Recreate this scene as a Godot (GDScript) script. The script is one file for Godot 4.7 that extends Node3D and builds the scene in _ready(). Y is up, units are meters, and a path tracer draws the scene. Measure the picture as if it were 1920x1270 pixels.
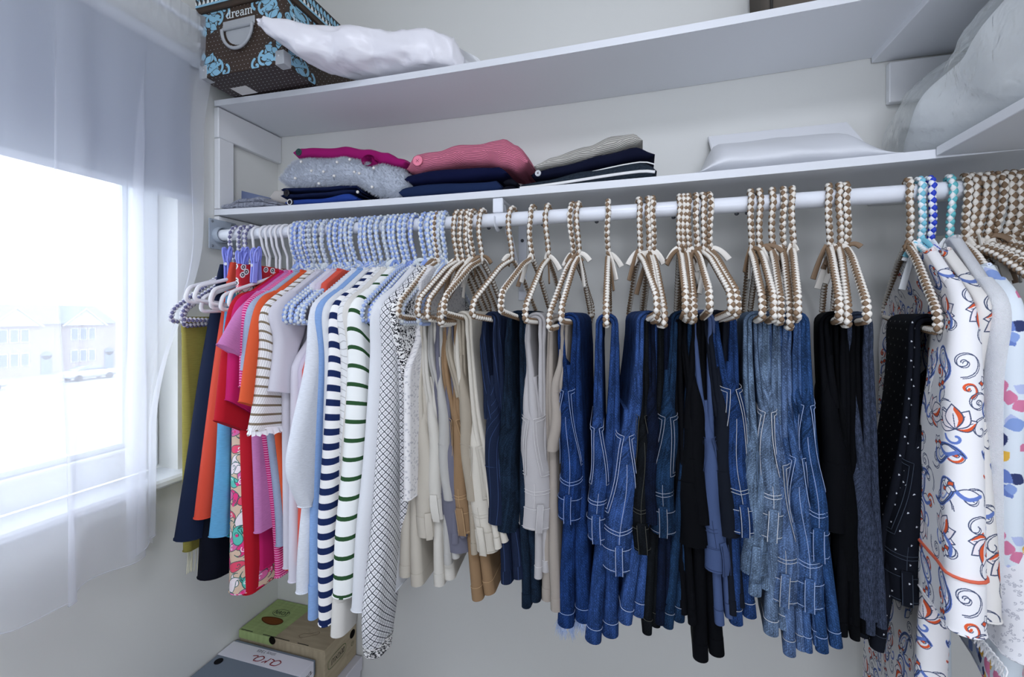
extends Node3D
# A walk-in closet corner: white shelves, one long rod of hanging clothes, a sheer-curtained window at the left.

const ROD_Y := 1.632
const ROD_Z := 0.243
const ROOM_X := 2.05
const ROOM_Z := 2.45
const ROOM_Y := 2.72
var M := {}
var T := {}
var nz := FastNoiseLite.new()
var rng := RandomNumberGenerator.new()
var cord_shapes := []
var counts := {}

# ---------------------------------------------------------------- mesh building
class Geo:
	var v := PackedVector3Array()
	var n := PackedVector3Array()
	var uv := PackedVector2Array()
	var ix := PackedInt32Array()

	func grid(rows: Array, wrap := false, side := 0, caps := false) -> void:
		var R := rows.size()
		var C: int = rows[0].size()
		var cols := C + 1 if wrap else C
		var base := v.size()
		var nn := PackedVector3Array()
		var acc := 0.0
		var vlen := 0.0
		for i in R:
			var row: PackedVector3Array = rows[i]
			var up: PackedVector3Array = rows[mini(i + 1, R - 1)]
			var dn: PackedVector3Array = rows[maxi(i - 1, 0)]
			var mid := Vector3.ZERO
			if wrap:
				for p in row:
					mid += p
				mid /= C
			if i > 0:
				vlen += (row[C / 2] - dn[C / 2]).length()
			var ulen := 0.0
			for j in cols:
				var k := j % C
				var p := row[k]
				var a: Vector3
				if wrap:
					a = row[(j + 1) % C] - row[(j - 1 + C) % C]
				else:
					a = row[mini(j + 1, C - 1)] - row[maxi(j - 1, 0)]
				var b: Vector3 = up[k] - dn[k]
				var q := a.cross(b)
				q = q.normalized() if q.length_squared() > 1e-20 else Vector3.UP
				if wrap:
					acc += q.dot(p - mid)
				if j > 0:
					ulen += (p - row[(j - 1) % C]).length()
				v.append(p)
				nn.append(q)
				uv.append(Vector2(ulen, vlen))
		var flip := (acc < 0.0) if wrap else (side < 0)
		for q in nn:
			n.append(-q if flip else q)
		for i in R - 1:
			for j in cols - 1:
				var a := base + i * cols + j
				var b := a + 1
				var c := a + cols
				var d := c + 1
				if flip:
					ix.append_array([a, b, c, b, d, c])
				else:
					ix.append_array([a, c, b, b, c, d])
		if wrap and caps:
			cap(rows[0], rows[1], rows[0])
			cap(rows[R - 1], rows[R - 2], rows[R - 1])

	func print_flat() -> void:   # printed cloth: the pattern runs straight down the cloth as it hangs
		for r in v.size() / 35:
			var nose := uv[r * 35 + 17].x
			for k in range(r * 35, r * 35 + 35):
				uv[k] = Vector2(uv[k].x - nose, -v[k].y)

	func cap(row: PackedVector3Array, inner: PackedVector3Array, _x) -> void:
		var C := row.size()
		var m := Vector3.ZERO
		var mi := Vector3.ZERO
		for k in C:
			m += row[k]
			mi += inner[k]
		m /= C
		mi /= C
		var out := (m - mi).normalized()
		var base := v.size()
		v.append(m)
		n.append(out)
		uv.append(Vector2.ZERO)
		for k in C:
			v.append(row[k])
			n.append(out)
			uv.append(Vector2(row[k].x, row[k].z))
		for k in C:
			var a := row[k]
			var b := row[(k + 1) % C]
			if (a - m).cross(b - m).dot(out) > 0.0:
				ix.append_array([base, base + 1 + (k + 1) % C, base + 1 + k])
			else:
				ix.append_array([base, base + 1 + k, base + 1 + (k + 1) % C])

	func quad(a: Vector3, b: Vector3, c: Vector3, d: Vector3) -> void:   # flat, a b c d anticlockwise seen from the front
		var base := v.size()
		var q := (b - a).cross(c - a).normalized()
		var w := (b - a).length()
		var h := (d - a).length()
		v.append_array([a, b, c, d])
		n.append_array([q, q, q, q])
		uv.append_array([Vector2(0, h), Vector2(w, h), Vector2(w, 0), Vector2(0, 0)])
		ix.append_array([base, base + 2, base + 1, base, base + 3, base + 2])

	func tri(a: Vector3, b: Vector3, c: Vector3) -> void:
		var base := v.size()
		var q := (b - a).cross(c - a).normalized()
		v.append_array([a, b, c])
		n.append_array([q, q, q])
		uv.append_array([Vector2.ZERO, Vector2.ZERO, Vector2.ZERO])
		ix.append_array([base, base + 2, base + 1])

	func box(c: Vector3, s: Vector3, bev := 0.002, basis := Basis()) -> void:
		var h := s / 2
		bev = minf(bev, minf(h.x, minf(h.y, h.z)) * 0.9)
		var P := func(sx, sy, sz, ax) -> Vector3:
			var q := Vector3(sx * (h.x - (0.0 if ax == 0 else bev)), sy * (h.y - (0.0 if ax == 1 else bev)), sz * (h.z - (0.0 if ax == 2 else bev)))
			return c + basis * q
		for g in [1, -1]:
			var s1: int = g
			_q(P.call(s1, -1, -1, 0), P.call(s1, 1, -1, 0), P.call(s1, 1, 1, 0), P.call(s1, -1, 1, 0), c)
			_q(P.call(-1, s1, -1, 1), P.call(1, s1, -1, 1), P.call(1, s1, 1, 1), P.call(-1, s1, 1, 1), c)
			_q(P.call(-1, -1, s1, 2), P.call(1, -1, s1, 2), P.call(1, 1, s1, 2), P.call(-1, 1, s1, 2), c)
			for e in [1, -1]:
				_q(P.call(s1, e, -1, 0), P.call(s1, e, 1, 0), P.call(s1, e, 1, 1), P.call(s1, e, -1, 1), c)
				_q(P.call(s1, -1, e, 0), P.call(s1, 1, e, 0), P.call(s1, 1, e, 2), P.call(s1, -1, e, 2), c)
				_q(P.call(-1, s1, e, 1), P.call(1, s1, e, 1), P.call(1, s1, e, 2), P.call(-1, s1, e, 2), c)
				for f in [1, -1]:
					var a: Vector3 = P.call(s1, e, f, 0)
					var b: Vector3 = P.call(s1, e, f, 1)
					var d: Vector3 = P.call(s1, e, f, 2)
					if (b - a).cross(d - a).dot(a - c) > 0:
						tri(a, b, d)
					else:
						tri(a, d, b)

	func _q(a: Vector3, b: Vector3, c: Vector3, d: Vector3, from: Vector3) -> void:
		if (b - a).cross(c - a).dot(a + c - 2 * from) > 0:
			quad(a, b, c, d)
		else:
			quad(a, d, c, b)

	func tube(path: PackedVector3Array, r: float, sides := 8, flat := 1.0, axis := Vector3.ZERO, taper := 1.0) -> void:
		var rows := []
		var up := axis
		for i in path.size():
			var t := (path[mini(i + 1, path.size() - 1)] - path[maxi(i - 1, 0)]).normalized()
			if up == Vector3.ZERO:
				up = t.cross(Vector3.RIGHT if absf(t.x) < 0.8 else Vector3.UP)
			var s := t.cross(up).normalized()
			var w := s.cross(t).normalized()
			if axis == Vector3.ZERO:
				up = w
			var row := PackedVector3Array()
			var rr := r * lerpf(1.0, taper, float(i) / maxf(1, path.size() - 1))
			for k in sides:
				var a := TAU * k / sides
				row.append(path[i] + s * cos(a) * rr + w * sin(a) * rr * flat)
			rows.append(row)
		grid(rows, true, 0, true)

	func lathe(profile: PackedVector2Array, c := Vector3.ZERO, basis := Basis(), sides := 16) -> void:   # (radius, height)
		var rows := []
		for p in profile:
			var row := PackedVector3Array()
			for k in sides:
				var a := TAU * k / sides
				row.append(c + basis * Vector3(cos(a) * p.x, p.y, sin(a) * p.x))
			rows.append(row)
		grid(rows, true, 0, true)

	func mesh() -> ArrayMesh:
		var a := []
		a.resize(Mesh.ARRAY_MAX)
		a[Mesh.ARRAY_VERTEX] = v
		a[Mesh.ARRAY_NORMAL] = n
		a[Mesh.ARRAY_TEX_UV] = uv
		a[Mesh.ARRAY_INDEX] = ix
		var m := ArrayMesh.new()
		m.add_surface_from_arrays(Mesh.PRIMITIVE_TRIANGLES, a)
		return m

# ---------------------------------------------------------------- things and parts
func numbered(called: String) -> String:
	var k: int = counts.get(called, 0)
	counts[called] = k + 1
	return called if k == 0 else "%s_%03d" % [called, k]

func tag(o: Node, label: String, category := "", group := "", kind := "") -> Node:
	if label: o.set_meta("label", label)
	if category: o.set_meta("category", category)
	if group: o.set_meta("group", group)
	if kind: o.set_meta("kind", kind)
	return o

func thing(called: String, label: String, category: String, at := Vector3.ZERO, turn := 0.0, group := "") -> Node3D:
	var o := Node3D.new()
	o.name = numbered(called)
	add_child(o)
	o.position = at
	o.rotation.y = turn
	tag(o, label, category, group)
	return o

func part(called: String, g: Variant, m: Material, parent: Node = self, label := "", kind := "") -> MeshInstance3D:
	var o := MeshInstance3D.new()
	o.name = numbered(called) if parent == self else called
	o.mesh = g.mesh() if g is Geo else g
	o.material_override = m
	parent.add_child(o, true)
	tag(o, label, "", "", kind)
	return o

func struct(called: String, g: Variant, m: Material, parent: Node = self) -> MeshInstance3D:
	var o := part(called, g, m, parent)
	if parent == self:
		o.set_meta("kind", "structure")
	return o

func C(s: String) -> Color:
	return Color(s)

func mat(c: String, rough := 0.8, tex := "", tile := 1.0, bump := "", depth := 0.0, sheen := 0.0) -> StandardMaterial3D:
	var key := "%s|%s|%s|%s|%s|%s|%s" % [c, rough, tex, tile, bump, depth, sheen]
	if M.has(key):
		return M[key]
	var m := StandardMaterial3D.new()
	m.albedo_color = C(c)
	m.roughness = rough
	if rough >= 0.8:
		m.metallic_specular = 0.22
	if tex:
		m.albedo_texture = T[tex]
	if bump:
		m.heightmap_enabled = true
		m.heightmap_texture = T[bump]
		m.heightmap_scale = depth
	if tex or bump:
		m.uv1_scale = Vector3(1.0 / tile, 1.0 / tile, 1)
	if sheen > 0:
		m.rim_enabled = true
		m.rim = sheen
		m.rim_tint = 0.5
	M[key] = m
	return m

# ---------------------------------------------------------------- computed prints
class Paint:
	var w: int
	var h: int
	var d: PackedByteArray

	func _init(ww: int, hh: int, c: Color) -> void:
		w = ww
		h = hh
		d = PackedByteArray()
		d.resize(w * h * 3)
		for k in w * h:
			d[3 * k] = c.r8
			d[3 * k + 1] = c.g8
			d[3 * k + 2] = c.b8

	func dot(x: float, y: float, r: float, c: Color) -> void:
		var x0 := int(floor(x - r))
		var y0 := int(floor(y - r))
		for yy in range(y0, y0 + int(2 * r) + 2):
			for xx in range(x0, x0 + int(2 * r) + 2):
				if (xx - x) * (xx - x) + (yy - y) * (yy - y) <= r * r + 0.3:
					var k := 3 * (posmod(yy, h) * w + posmod(xx, w))
					d[k] = c.r8
					d[k + 1] = c.g8
					d[k + 2] = c.b8

	func line(p: PackedVector2Array, r: float, c: Color) -> void:
		for i in p.size() - 1:
			var L := p[i].distance_to(p[i + 1])
			var steps := int(ceil(L / maxf(0.7, r * 0.6))) + 1
			for s in steps:
				var q := p[i].lerp(p[i + 1], float(s) / steps)
				dot(q.x, q.y, r, c)

	func fill(p: PackedVector2Array, c: Color) -> void:
		var lo := 1e9
		var hi := -1e9
		for q in p:
			lo = minf(lo, q.y)
			hi = maxf(hi, q.y)
		for y in range(int(floor(lo)), int(ceil(hi)) + 1):
			var xs := []
			for i in p.size():
				var a := p[i]
				var b := p[(i + 1) % p.size()]
				if (a.y <= y) != (b.y <= y):
					xs.append(a.x + (y - a.y) / (b.y - a.y) * (b.x - a.x))
			xs.sort()
			for s in range(0, xs.size() - 1, 2):
				for x in range(int(ceil(xs[s])), int(floor(xs[s + 1])) + 1):
					var k := 3 * (posmod(y, h) * w + posmod(x, w))
					d[k] = c.r8
					d[k + 1] = c.g8
					d[k + 2] = c.b8

	func tex() -> ImageTexture:
		var im := Image.create_from_data(w, h, false, Image.FORMAT_RGB8, d)
		im.generate_mipmaps()
		return ImageTexture.create_from_image(im)

func place(p: Array, at: Vector2, ang: float, s: float) -> PackedVector2Array:
	var o := PackedVector2Array()
	for q in p:
		o.append(at + Vector2(q).rotated(ang) * s)
	return o

func teardrop(bend := 0.7, n := 40) -> Array:
	var o := []
	for i in n + 1:
		var t := TAU * i / n
		var x := cos(t)
		var y := 0.62 * sin(t) * pow(sin(t / 2), 1.5)
		o.append(Vector2(x, y).rotated(bend * maxf(0, x) * maxf(0, x)))
	return o

func curl(turns := 1.3, n := 36) -> Array:
	var o := []
	for i in n:
		var t := float(i) / (n - 1)
		var a := turns * TAU * t
		var r := 0.12 + 0.88 * t * t
		o.append(Vector2(cos(a), sin(a)) * r * 0.5)
	return o

func petal(wide := 0.35, n := 14) -> Array:
	var o := []
	for i in n:
		var t := float(i) / (n - 1)
		o.append(Vector2(t, wide * sin(PI * t) * (1 - 0.3 * t)))
	for i in range(n - 2, 0, -1):
		var t := float(i) / (n - 1)
		o.append(Vector2(t, -wide * sin(PI * t) * (1 - 0.3 * t)))
	o.append(o[0])
	return o

func noise_tex(w: int, h: int, f: Callable) -> ImageTexture:
	var d := PackedByteArray()
	d.resize(w * h * 3)
	for y in h:
		for x in w:
			var c: Color = f.call(x, y)
			var k := 3 * (y * w + x)
			d[k] = clampi(int(c.r * 255), 0, 255)
			d[k + 1] = clampi(int(c.g * 255), 0, 255)
			d[k + 2] = clampi(int(c.b * 255), 0, 255)
	var im := Image.create_from_data(w, h, false, Image.FORMAT_RGB8, d)
	im.generate_mipmaps()
	return ImageTexture.create_from_image(im)

func g(x: float) -> Color:
	return Color(x, x, x)

func make_textures() -> void:
	var S := 256
	var r := rng
	var streak := []
	for k in S:
		streak.append(r.randf())
	# denim: twill diagonal, slubby vertical yarns, pale specks
	T.denim = noise_tex(S, S, func(x, y):
		var tw := 0.5 + 0.5 * sin((x + y) * TAU * 40.0 / S)
		var s: float = streak[x] * 0.6 + streak[(x * 7 + 13) % S] * 0.4
		var sp := 0.16 if r.randf() < 0.10 else 0.0
		var lf := nz.get_noise_2d(x * 2.0, y * 0.7)
		return g(0.42 + 0.08 * tw + 0.26 * s + 0.18 * lf + sp * (1.4 + 2.0 * r.randf())))
	T.weave = noise_tex(128, 128, func(x, y):
		return g(0.90 + 0.05 * sin(x * TAU * 32 / 128.0) * sin(y * TAU * 32 / 128.0) + 0.05 * r.randf()))
	T.slub = noise_tex(S, S, func(x, y):
		return g(0.91 + 0.05 * nz.get_noise_2d(x * 0.6, y * 6.0) + 0.05 * r.randf()))
	T.melange = noise_tex(S, S, func(x, y):
		return g(0.35 + 0.65 * pow(r.randf(), 2.2) + 0.2 * nz.get_noise_2d(x * 5.0, y * 1.0)))
	T.lint = noise_tex(S, S, func(x, y):
		return g(0.5 + 0.1 * r.randf()) if r.randf() > 0.0006 else g(1.0))
	T.herring = noise_tex(128, 128, func(x, y):
		var xx: int = x % 64
		var zz: int = (xx if xx < 32 else 64 - xx) + y
		var a := 0.28 if zz % 8 < 5 else 0.75
		return g(1.0) if x % 64 < 3 else g(a))
	T.navy_stripe = noise_tex(4, 128, func(x, y): return C("f1f0ee") if y < 70 else C("1c2a55"))
	T.green_stripe = noise_tex(4, 128, func(x, y): return C("f0f2ef") if y < 100 else C("2f5232"))
	T.brown_stripe = noise_tex(64, 128, func(x, y):
		var rib := 0.93 + 0.07 * sin(x * TAU * 4 / 64.0)
		var c := C("f2efee") if y < 96 else C("8a7a66")
		return Color(c.r * rib, c.g * rib, c.b * rib))
	T.pin_stripe = noise_tex(4, 64, func(x, y): return C("f0a8cc") if y < 22 else C("d0307c"))
	T.crinkle = noise_tex(128, 128, func(x, y):
		var l: float = absf(fposmod(y + 5.0 * sin(x * TAU * 2 / 128.0), 32.0) - 16.0)
		return g(0.72 + 0.2 * minf(1, (l - 0.2) / 2.5)) if l < 2.5 else g(0.93 + 0.04 * r.randf()))
	T.lattice = noise_tex(S, S, func(x, y):
		var a := fposmod(x / 64.0 + y / 64.0, 1.0)
		var b := fposmod(x / 64.0 - y / 64.0, 1.0)
		var e := minf(minf(a, 1 - a), minf(b, 1 - b))
		var jag := 0.07 + 0.03 * sin(x * 0.9) * sin(y * 1.1)
		if e < jag: return C("20242e")
		var ca := absf(a - 0.5)
		var cb := absf(b - 0.5)
		if ca < 0.07 and cb < 0.07: return C("3a3e48")
		if absf(ca - 0.22) < 0.045 and cb < 0.06: return C("3a3e48")
		if absf(cb - 0.22) < 0.045 and ca < 0.06: return C("3a3e48")
		return C("f2f2f4"))
	var p := Paint.new(S, S, C("efeeec"))
	for k in 420:
		var at := Vector2(r.randf() * S, r.randf() * S)
		var a := r.randf() * TAU
		p.line(PackedVector2Array([at, at + Vector2(7, 0).rotated(a), at + Vector2(11, 5).rotated(a)]), 1.6 + r.randf(), C("15161c"))
	T.speckle = p.tex()
	p = Paint.new(S, S, C("f4f3f3"))
	for k in 170:
		p.line(place(curl(1.2, 14), Vector2(r.randf() * S, r.randf() * S), r.randf() * TAU, 14), 1.0, C("c2c2c8"))
	T.lace = p.tex()
	make_paisley()
	make_swirls()
	make_box_prints()
	# blue and green blossoms on turquoise
	p = Paint.new(S, S, C("3f9ec4"))
	for k in 26:
		var at := Vector2(r.randf() * S, r.randf() * S)
		for j in 5:
			var pt := place(petal(0.4), at, TAU * j / 5 + k, 26)
			p.fill(pt, [C("8fae5a"), C("2c6fb0"), C("2fa08c"), C("c9c96a")][k % 4])
			p.line(pt, 1.2, C("163a66"))
	T.blossom = p.tex()
	p = Paint.new(S, S, C("dfe8ef"))
	for k in 60:
		var at := Vector2(r.randf() * S, r.randf() * S)
		p.fill(place(petal(0.45), at, r.randf() * TAU, 16 + 20 * r.randf()), [C("6d84c4"), C("b8c3e6"), C("39426b"), C("e8b84e"), C("d77fa0"), C("8aa3d8")][k % 6])
	T.garden = p.tex()
	p = Paint.new(128, 128, C("c01f2e"))
	for k in 14:
		var at := Vector2(r.randf() * 128, r.randf() * 128)
		p.dot(at.x, at.y, 11, C("e9e7e6"))
		p.dot(at.x, at.y, 6.5, C("22242c"))
		p.dot(at.x, at.y, 3, C("e9e7e6"))
	T.bandana = p.tex()
	p = Paint.new(S, S, C("14171f"))
	for k in 40:
		var at := Vector2(16 + 32 * (k % 8) + r.randf() * 8, 26 + 51 * (k / 8) + 20 * (k % 2))
		p.line(PackedVector2Array([at, at + Vector2(0, 4), at + Vector2(2.5, 1)]), 0.8, C("d5d8dd"))
	T.flecks = p.tex()
	# knits
	T.rib = noise_tex(64, 64, func(x, y):
		var a := 0.5 + 0.5 * cos(x * TAU * 8 / 64.0)
		return g(0.25 + 0.6 * a + 0.15 * sin((y + 2 * absf(fposmod(x, 8.0) - 4)) * TAU * 16 / 64.0)))
	T.ribc = noise_tex(64, 64, func(x, y):
		return g(0.80 + 0.2 * cos(x * TAU * 8 / 64.0)))
	T.fuzz = noise_tex(S, S, func(x, y):
		return g(0.5 + 0.5 * nz.get_noise_2d(x * 9.0, y * 9.0) + 0.35 * (r.randf() - 0.5)))
	T.grid = noise_tex(64, 64, func(x, y):
		return g(0.3) if x % 16 < 2 or y % 16 < 2 else g(0.6))
	T.film = noise_tex(S, S, func(x, y):
		return g(0.5 + 0.5 * nz.get_noise_2d(x * 1.4, y * 1.4) + 0.3 * absf(nz.get_noise_2d(x * 3.0 + 90, y * 3.0))))
	T.carpet = noise_tex(128, 128, func(x, y): return g(0.75 + 0.25 * r.randf()))
	T.kraft = noise_tex(128, 128, func(x, y): return g(0.93 + 0.05 * nz.get_noise_2d(x * 2.0, y * 0.3) + 0.03 * r.randf()))
	T.ridged = noise_tex(64, 64, func(x, y): return g(0.5 + 0.5 * sin(y * TAU * 8 / 64.0)))

func make_paisley() -> void:
	var S := 768
	var paper := C("f3f2f3")
	var p := Paint.new(S, S, paper)
	var ink := C("4c5672")
	var blue := C("6a83c9")
	var orange := C("e25f38")
	var pink := C("e9aeb4")
	for k in 46:
		var at := Vector2((k * 263) % S, (k * 151 + 40) % S)
		var c := place(curl(1.2 + 0.3 * (k % 3)), at, k * 1.7, 66 + 14 * (k % 4))
		p.line(c, 3.6 if k % 4 == 0 else 1.5, orange if k % 4 == 0 else ink)
		p.line(place(curl(1.2 + 0.3 * (k % 3)), at + Vector2(5, 4), k * 1.7, 66 + 14 * (k % 4)), 1.2, ink)
	for k in 15:
		var at := Vector2((k * 191 + 120) % S, (k * 307 + 110) % S)
		var a := k * 1.9
		var o := place(teardrop(), at, a, 68)
		p.fill(o, paper)
		p.line(o, 5.0, blue)
		p.line(o, 1.4, C("3a4768"))
		p.line(place(teardrop(), at, a, 54), 1.5, ink)
		p.line(place(teardrop(), at - Vector2(6, 0).rotated(a), a, 34), 2.6, C("8fa2d8"))
		for j in 4:
			p.fill(place(petal(0.3), at + Vector2(-22 + 14 * j, 0).rotated(a), a + 0.4, 11), pink if j % 2 else C("cfd6ea"))
	for k in 11:
		var at := Vector2((k * 233 + 270) % S, (k * 379 + 190) % S)
		var turn := k * 2.3
		p.line(place(curl(0.8), at - Vector2(30, 0).rotated(turn), turn, 70), 4.0, blue)
		for j in [0, 4, 1, 3, 2]:
			var a: float = turn + (j - 2) * 0.60
			var o := place(petal(0.36), at, a, 84 - 9 * absf(j - 2))
			p.fill(o, C("f6eef0"))
			if j % 2 == 0:
				var half := PackedVector2Array()
				for q in o.size() / 2:
					half.append(o[q])
				for q in range(o.size() / 2 - 1, -1, -1):
					half.append(o[q].lerp(at + Vector2(60, 0).rotated(a) * (float(q) / o.size() * 2), 0.55))
				p.fill(half, orange)
			p.line(o, 1.7, ink)
			p.line(PackedVector2Array([at, at + Vector2(52, 0).rotated(a)]), 1.1, ink)
	for k in 16:
		var at := Vector2((k * 197 + 60) % S, (k * 331 + 20) % S)
		var lf := place(petal(0.28), at + Vector2(26, 10), k * 2.1, 66)
		p.fill(lf, paper)
		p.line(lf, 1.5, ink)
		p.line(lf.slice(0, 14), 6.0, blue)
		for j in 6:
			var o := place(petal(0.42), at, TAU * j / 6 + k, 27)
			p.fill(o, orange if (j + k) % 3 == 0 else paper)
			p.line(o, 1.4, ink)
	T.paisley = p.tex()

func make_swirls() -> void:
	var S := 384
	var p := Paint.new(S, S, C("dcbfa6"))
	var r := rng
	for k in 34:
		var at := Vector2((k * 211) % S, (k * 97) % S)
		var col: Color = [C("e8347f"), C("e06aa6"), C("5cc5b4"), C("f2e6ea"), C("e84b6a")][k % 5]
		var o := place(teardrop(1.3), at, k * 1.31, 46 + 10 * (k % 3))
		p.fill(o, col)
		p.line(o, 1.8, C("1f5a54"))
		p.line(place(curl(1.1), at, k * 1.31 + 2, 40), 2.4 if k % 2 else 1.6, C("f5f0f2") if k % 2 else C("1f5a54"))
	for k in 18:
		p.dot(r.randf() * S, r.randf() * S, 9, C("e8347f"))
	T.swirls = p.tex()

func flourish(p: Paint, at: Vector2, ang: float, s: float, flip := 1.0) -> void:
	var ice := C("8fc3dc")
	var dark := C("20160f")
	for k in 3:
		var c := curl(1.15 - 0.1 * k)
		var c2 := []
		for q in c:
			c2.append(Vector2(q.x, q.y * flip))
		var o := place(c2, at + Vector2(0.45 + 0.42 * k, flip * (0.42 - 0.18 * k)).rotated(ang) * s, ang + flip * (0.6 * k + 0.4), s * (1.05 - 0.2 * k))
		p.line(o, s * 0.085, dark)
		p.line(o, s * 0.06, ice)
	for k in 9:
		var a := ang + flip * (0.1 + 0.16 * k)
		var o := place(petal(0.36), at + Vector2(0.5 + 0.12 * (k % 3), 0).rotated(a) * s, a + 0.5 * sin(k * 2.0), s * (0.42 + 0.1 * (k % 2)))
		p.fill(o, ice)
		p.line(o, 1.2, dark)
	p.line(PackedVector2Array([at, at + Vector2(1.1, flip * 0.5).rotated(ang) * s]), s * 0.06, ice)

func make_box_prints() -> void:
	# the front, side and underside of the keepsake box share one dotted board; corners carry scrolls
	var p := Paint.new(552, 384, C("3b2b20"))
	for y in 16:
		for x in 23:
			p.dot(12 + x * 24 + (12 if y % 2 else 0), 12 + y * 24, 2.0, C("cfd9da"))
	for c in [[Vector2(0, 0), 0.0, 1.0], [Vector2(551, 0), PI, -1.0], [Vector2(0, 383), 0.0, -1.0], [Vector2(551, 383), PI, 1.0]]:
		flourish(p, c[0].clamp(Vector2(4, 4), Vector2(546, 378)), c[1], 128.0, c[2])
	var im := Image.create_from_data(p.w, p.h, false, Image.FORMAT_RGB8, p.d)
	im.generate_mipmaps()
	T.scroll_board = ImageTexture.create_from_image(im)
	p = Paint.new(128, 128, C("3a2f2e"))
	for y in 8:
		for x in 8:
			p.dot(8 + x * 16 + (8 if y % 2 else 0), 8 + y * 16, 1.8, C("c9d0d2"))
	T.dots = p.tex()
	p = Paint.new(256, 96, C("17130f"))
	for k in 8:
		p.line(place(curl(1.1), Vector2(16 + 32 * k, 40), 0.5, 34), 3.4, C("8fc3dc"))
		p.fill(place(petal(0.35), Vector2(16 + 32 * k, 50), -PI / 2, 44), C("8fc3dc"))
		p.fill(place(petal(0.3), Vector2(32 * k, 90), -PI / 2, 40), C("eef2f2"))
		p.line(PackedVector2Array([Vector2(32 * k, 82), Vector2(32 * k + 32, 82)]), 7, C("8fc3dc"))
	T.lid_band = p.tex()

# ---------------------------------------------------------------- shapes of cloth
func stad(s: float, a: float, zf: float, zb: float) -> Vector2:   # a point of a flat rounded ring in (x, z); s = 0 at the front nose, in metres round it
	var side := signf(s) if s != 0.0 else 1.0
	var d := absf(s)
	var arc := PI * a / 2
	var L := maxf(0.0, (zf - zb) - 2 * a)
	if d < arc:
		return Vector2(side * a * sin(d / a), zf - a + a * cos(d / a))
	d -= arc
	if d < L:
		return Vector2(side * a, zf - a - d)
	d = minf(d - L, arc)
	return Vector2(side * a * cos(d / a), zb + a - a * sin(d / a))

func ring(a: float, zf: float, zb: float) -> PackedVector2Array:
	var o := PackedVector2Array()
	a = minf(a, (zf - zb) * 0.49)
	var arc := PI * a / 2
	var L := maxf(0.0, (zf - zb) - 2 * a)
	var marks := []
	for k in 5:
		marks.append(arc * k / 4.0)
	for k in range(1, 10):
		marks.append(arc + L * k / 10.0)
	for k in 4:
		marks.append(arc + L + arc * k / 3.0)
	for k in range(marks.size() - 1, 0, -1):
		o.append(stad(-marks[k] + 1e-6, a, zf, zb))
	for k in marks.size() - 1:
		o.append(stad(marks[k] + 1e-6, a, zf, zb))
	return o

func folds(p: Vector3, amp: float, seed_: float, k := 26.0) -> float:   # soft vertical folds: quick along z, slow along y
	return amp * (nz.get_noise_3d(p.z * k * 10, p.y * 22, seed_ * 37) * 1.6)

func catmull(pts: Array, t: float) -> Vector2:
	var n := pts.size() - 1
	var f := clampf(t, 0, 1) * n
	var i := mini(int(f), n - 1)
	var u := f - i
	var p0: Vector2 = pts[maxi(i - 1, 0)]
	var p1: Vector2 = pts[i]
	var p2: Vector2 = pts[i + 1]
	var p3: Vector2 = pts[mini(i + 2, n)]
	return 0.5 * ((2 * p1) + (p2 - p0) * u + (2 * p0 - 5 * p1 + 4 * p2 - p3) * u * u + (3 * p1 - p0 - 3 * p2 + p3) * u * u * u)

func sleeve_rows(outer: Array, inner: Array, a0: float, a1: float, lean: float, seed_: float, amp: float, steps := 26, x0 := 0.0) -> Array:   # outer and inner edges in (z, y), rings between them
	var rows := []
	for i in steps + 1:
		var t := float(i) / steps
		var o := catmull(outer, t)
		var q := catmull(inner, t)
		var a := lerpf(a0, a1, smoothstep(0.0, 0.5, t))
		var w := o.distance_to(q)
		var dir := (o - q).normalized()
		var row := PackedVector3Array()
		for s in ring(a, w / 2, -w / 2):
			var z := (o + q) / 2 + dir * s.y
			var p := Vector3(x0 + lean * t + s.x, z.y, z.x)
			p.x += folds(p, amp * minf(1.0, t * 3.0), seed_, 34.0)
			row.append(p)
		rows.append(row)
	return rows

func rim_path(row: PackedVector3Array, out := 0.0) -> PackedVector3Array:
	var m := Vector3.ZERO
	for p in row:
		m += p
	m /= row.size()
	var o := PackedVector3Array()
	for p in row:
		o.append(p + (p - m).normalized() * out)
	o.append(o[0])
	return o

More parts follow.
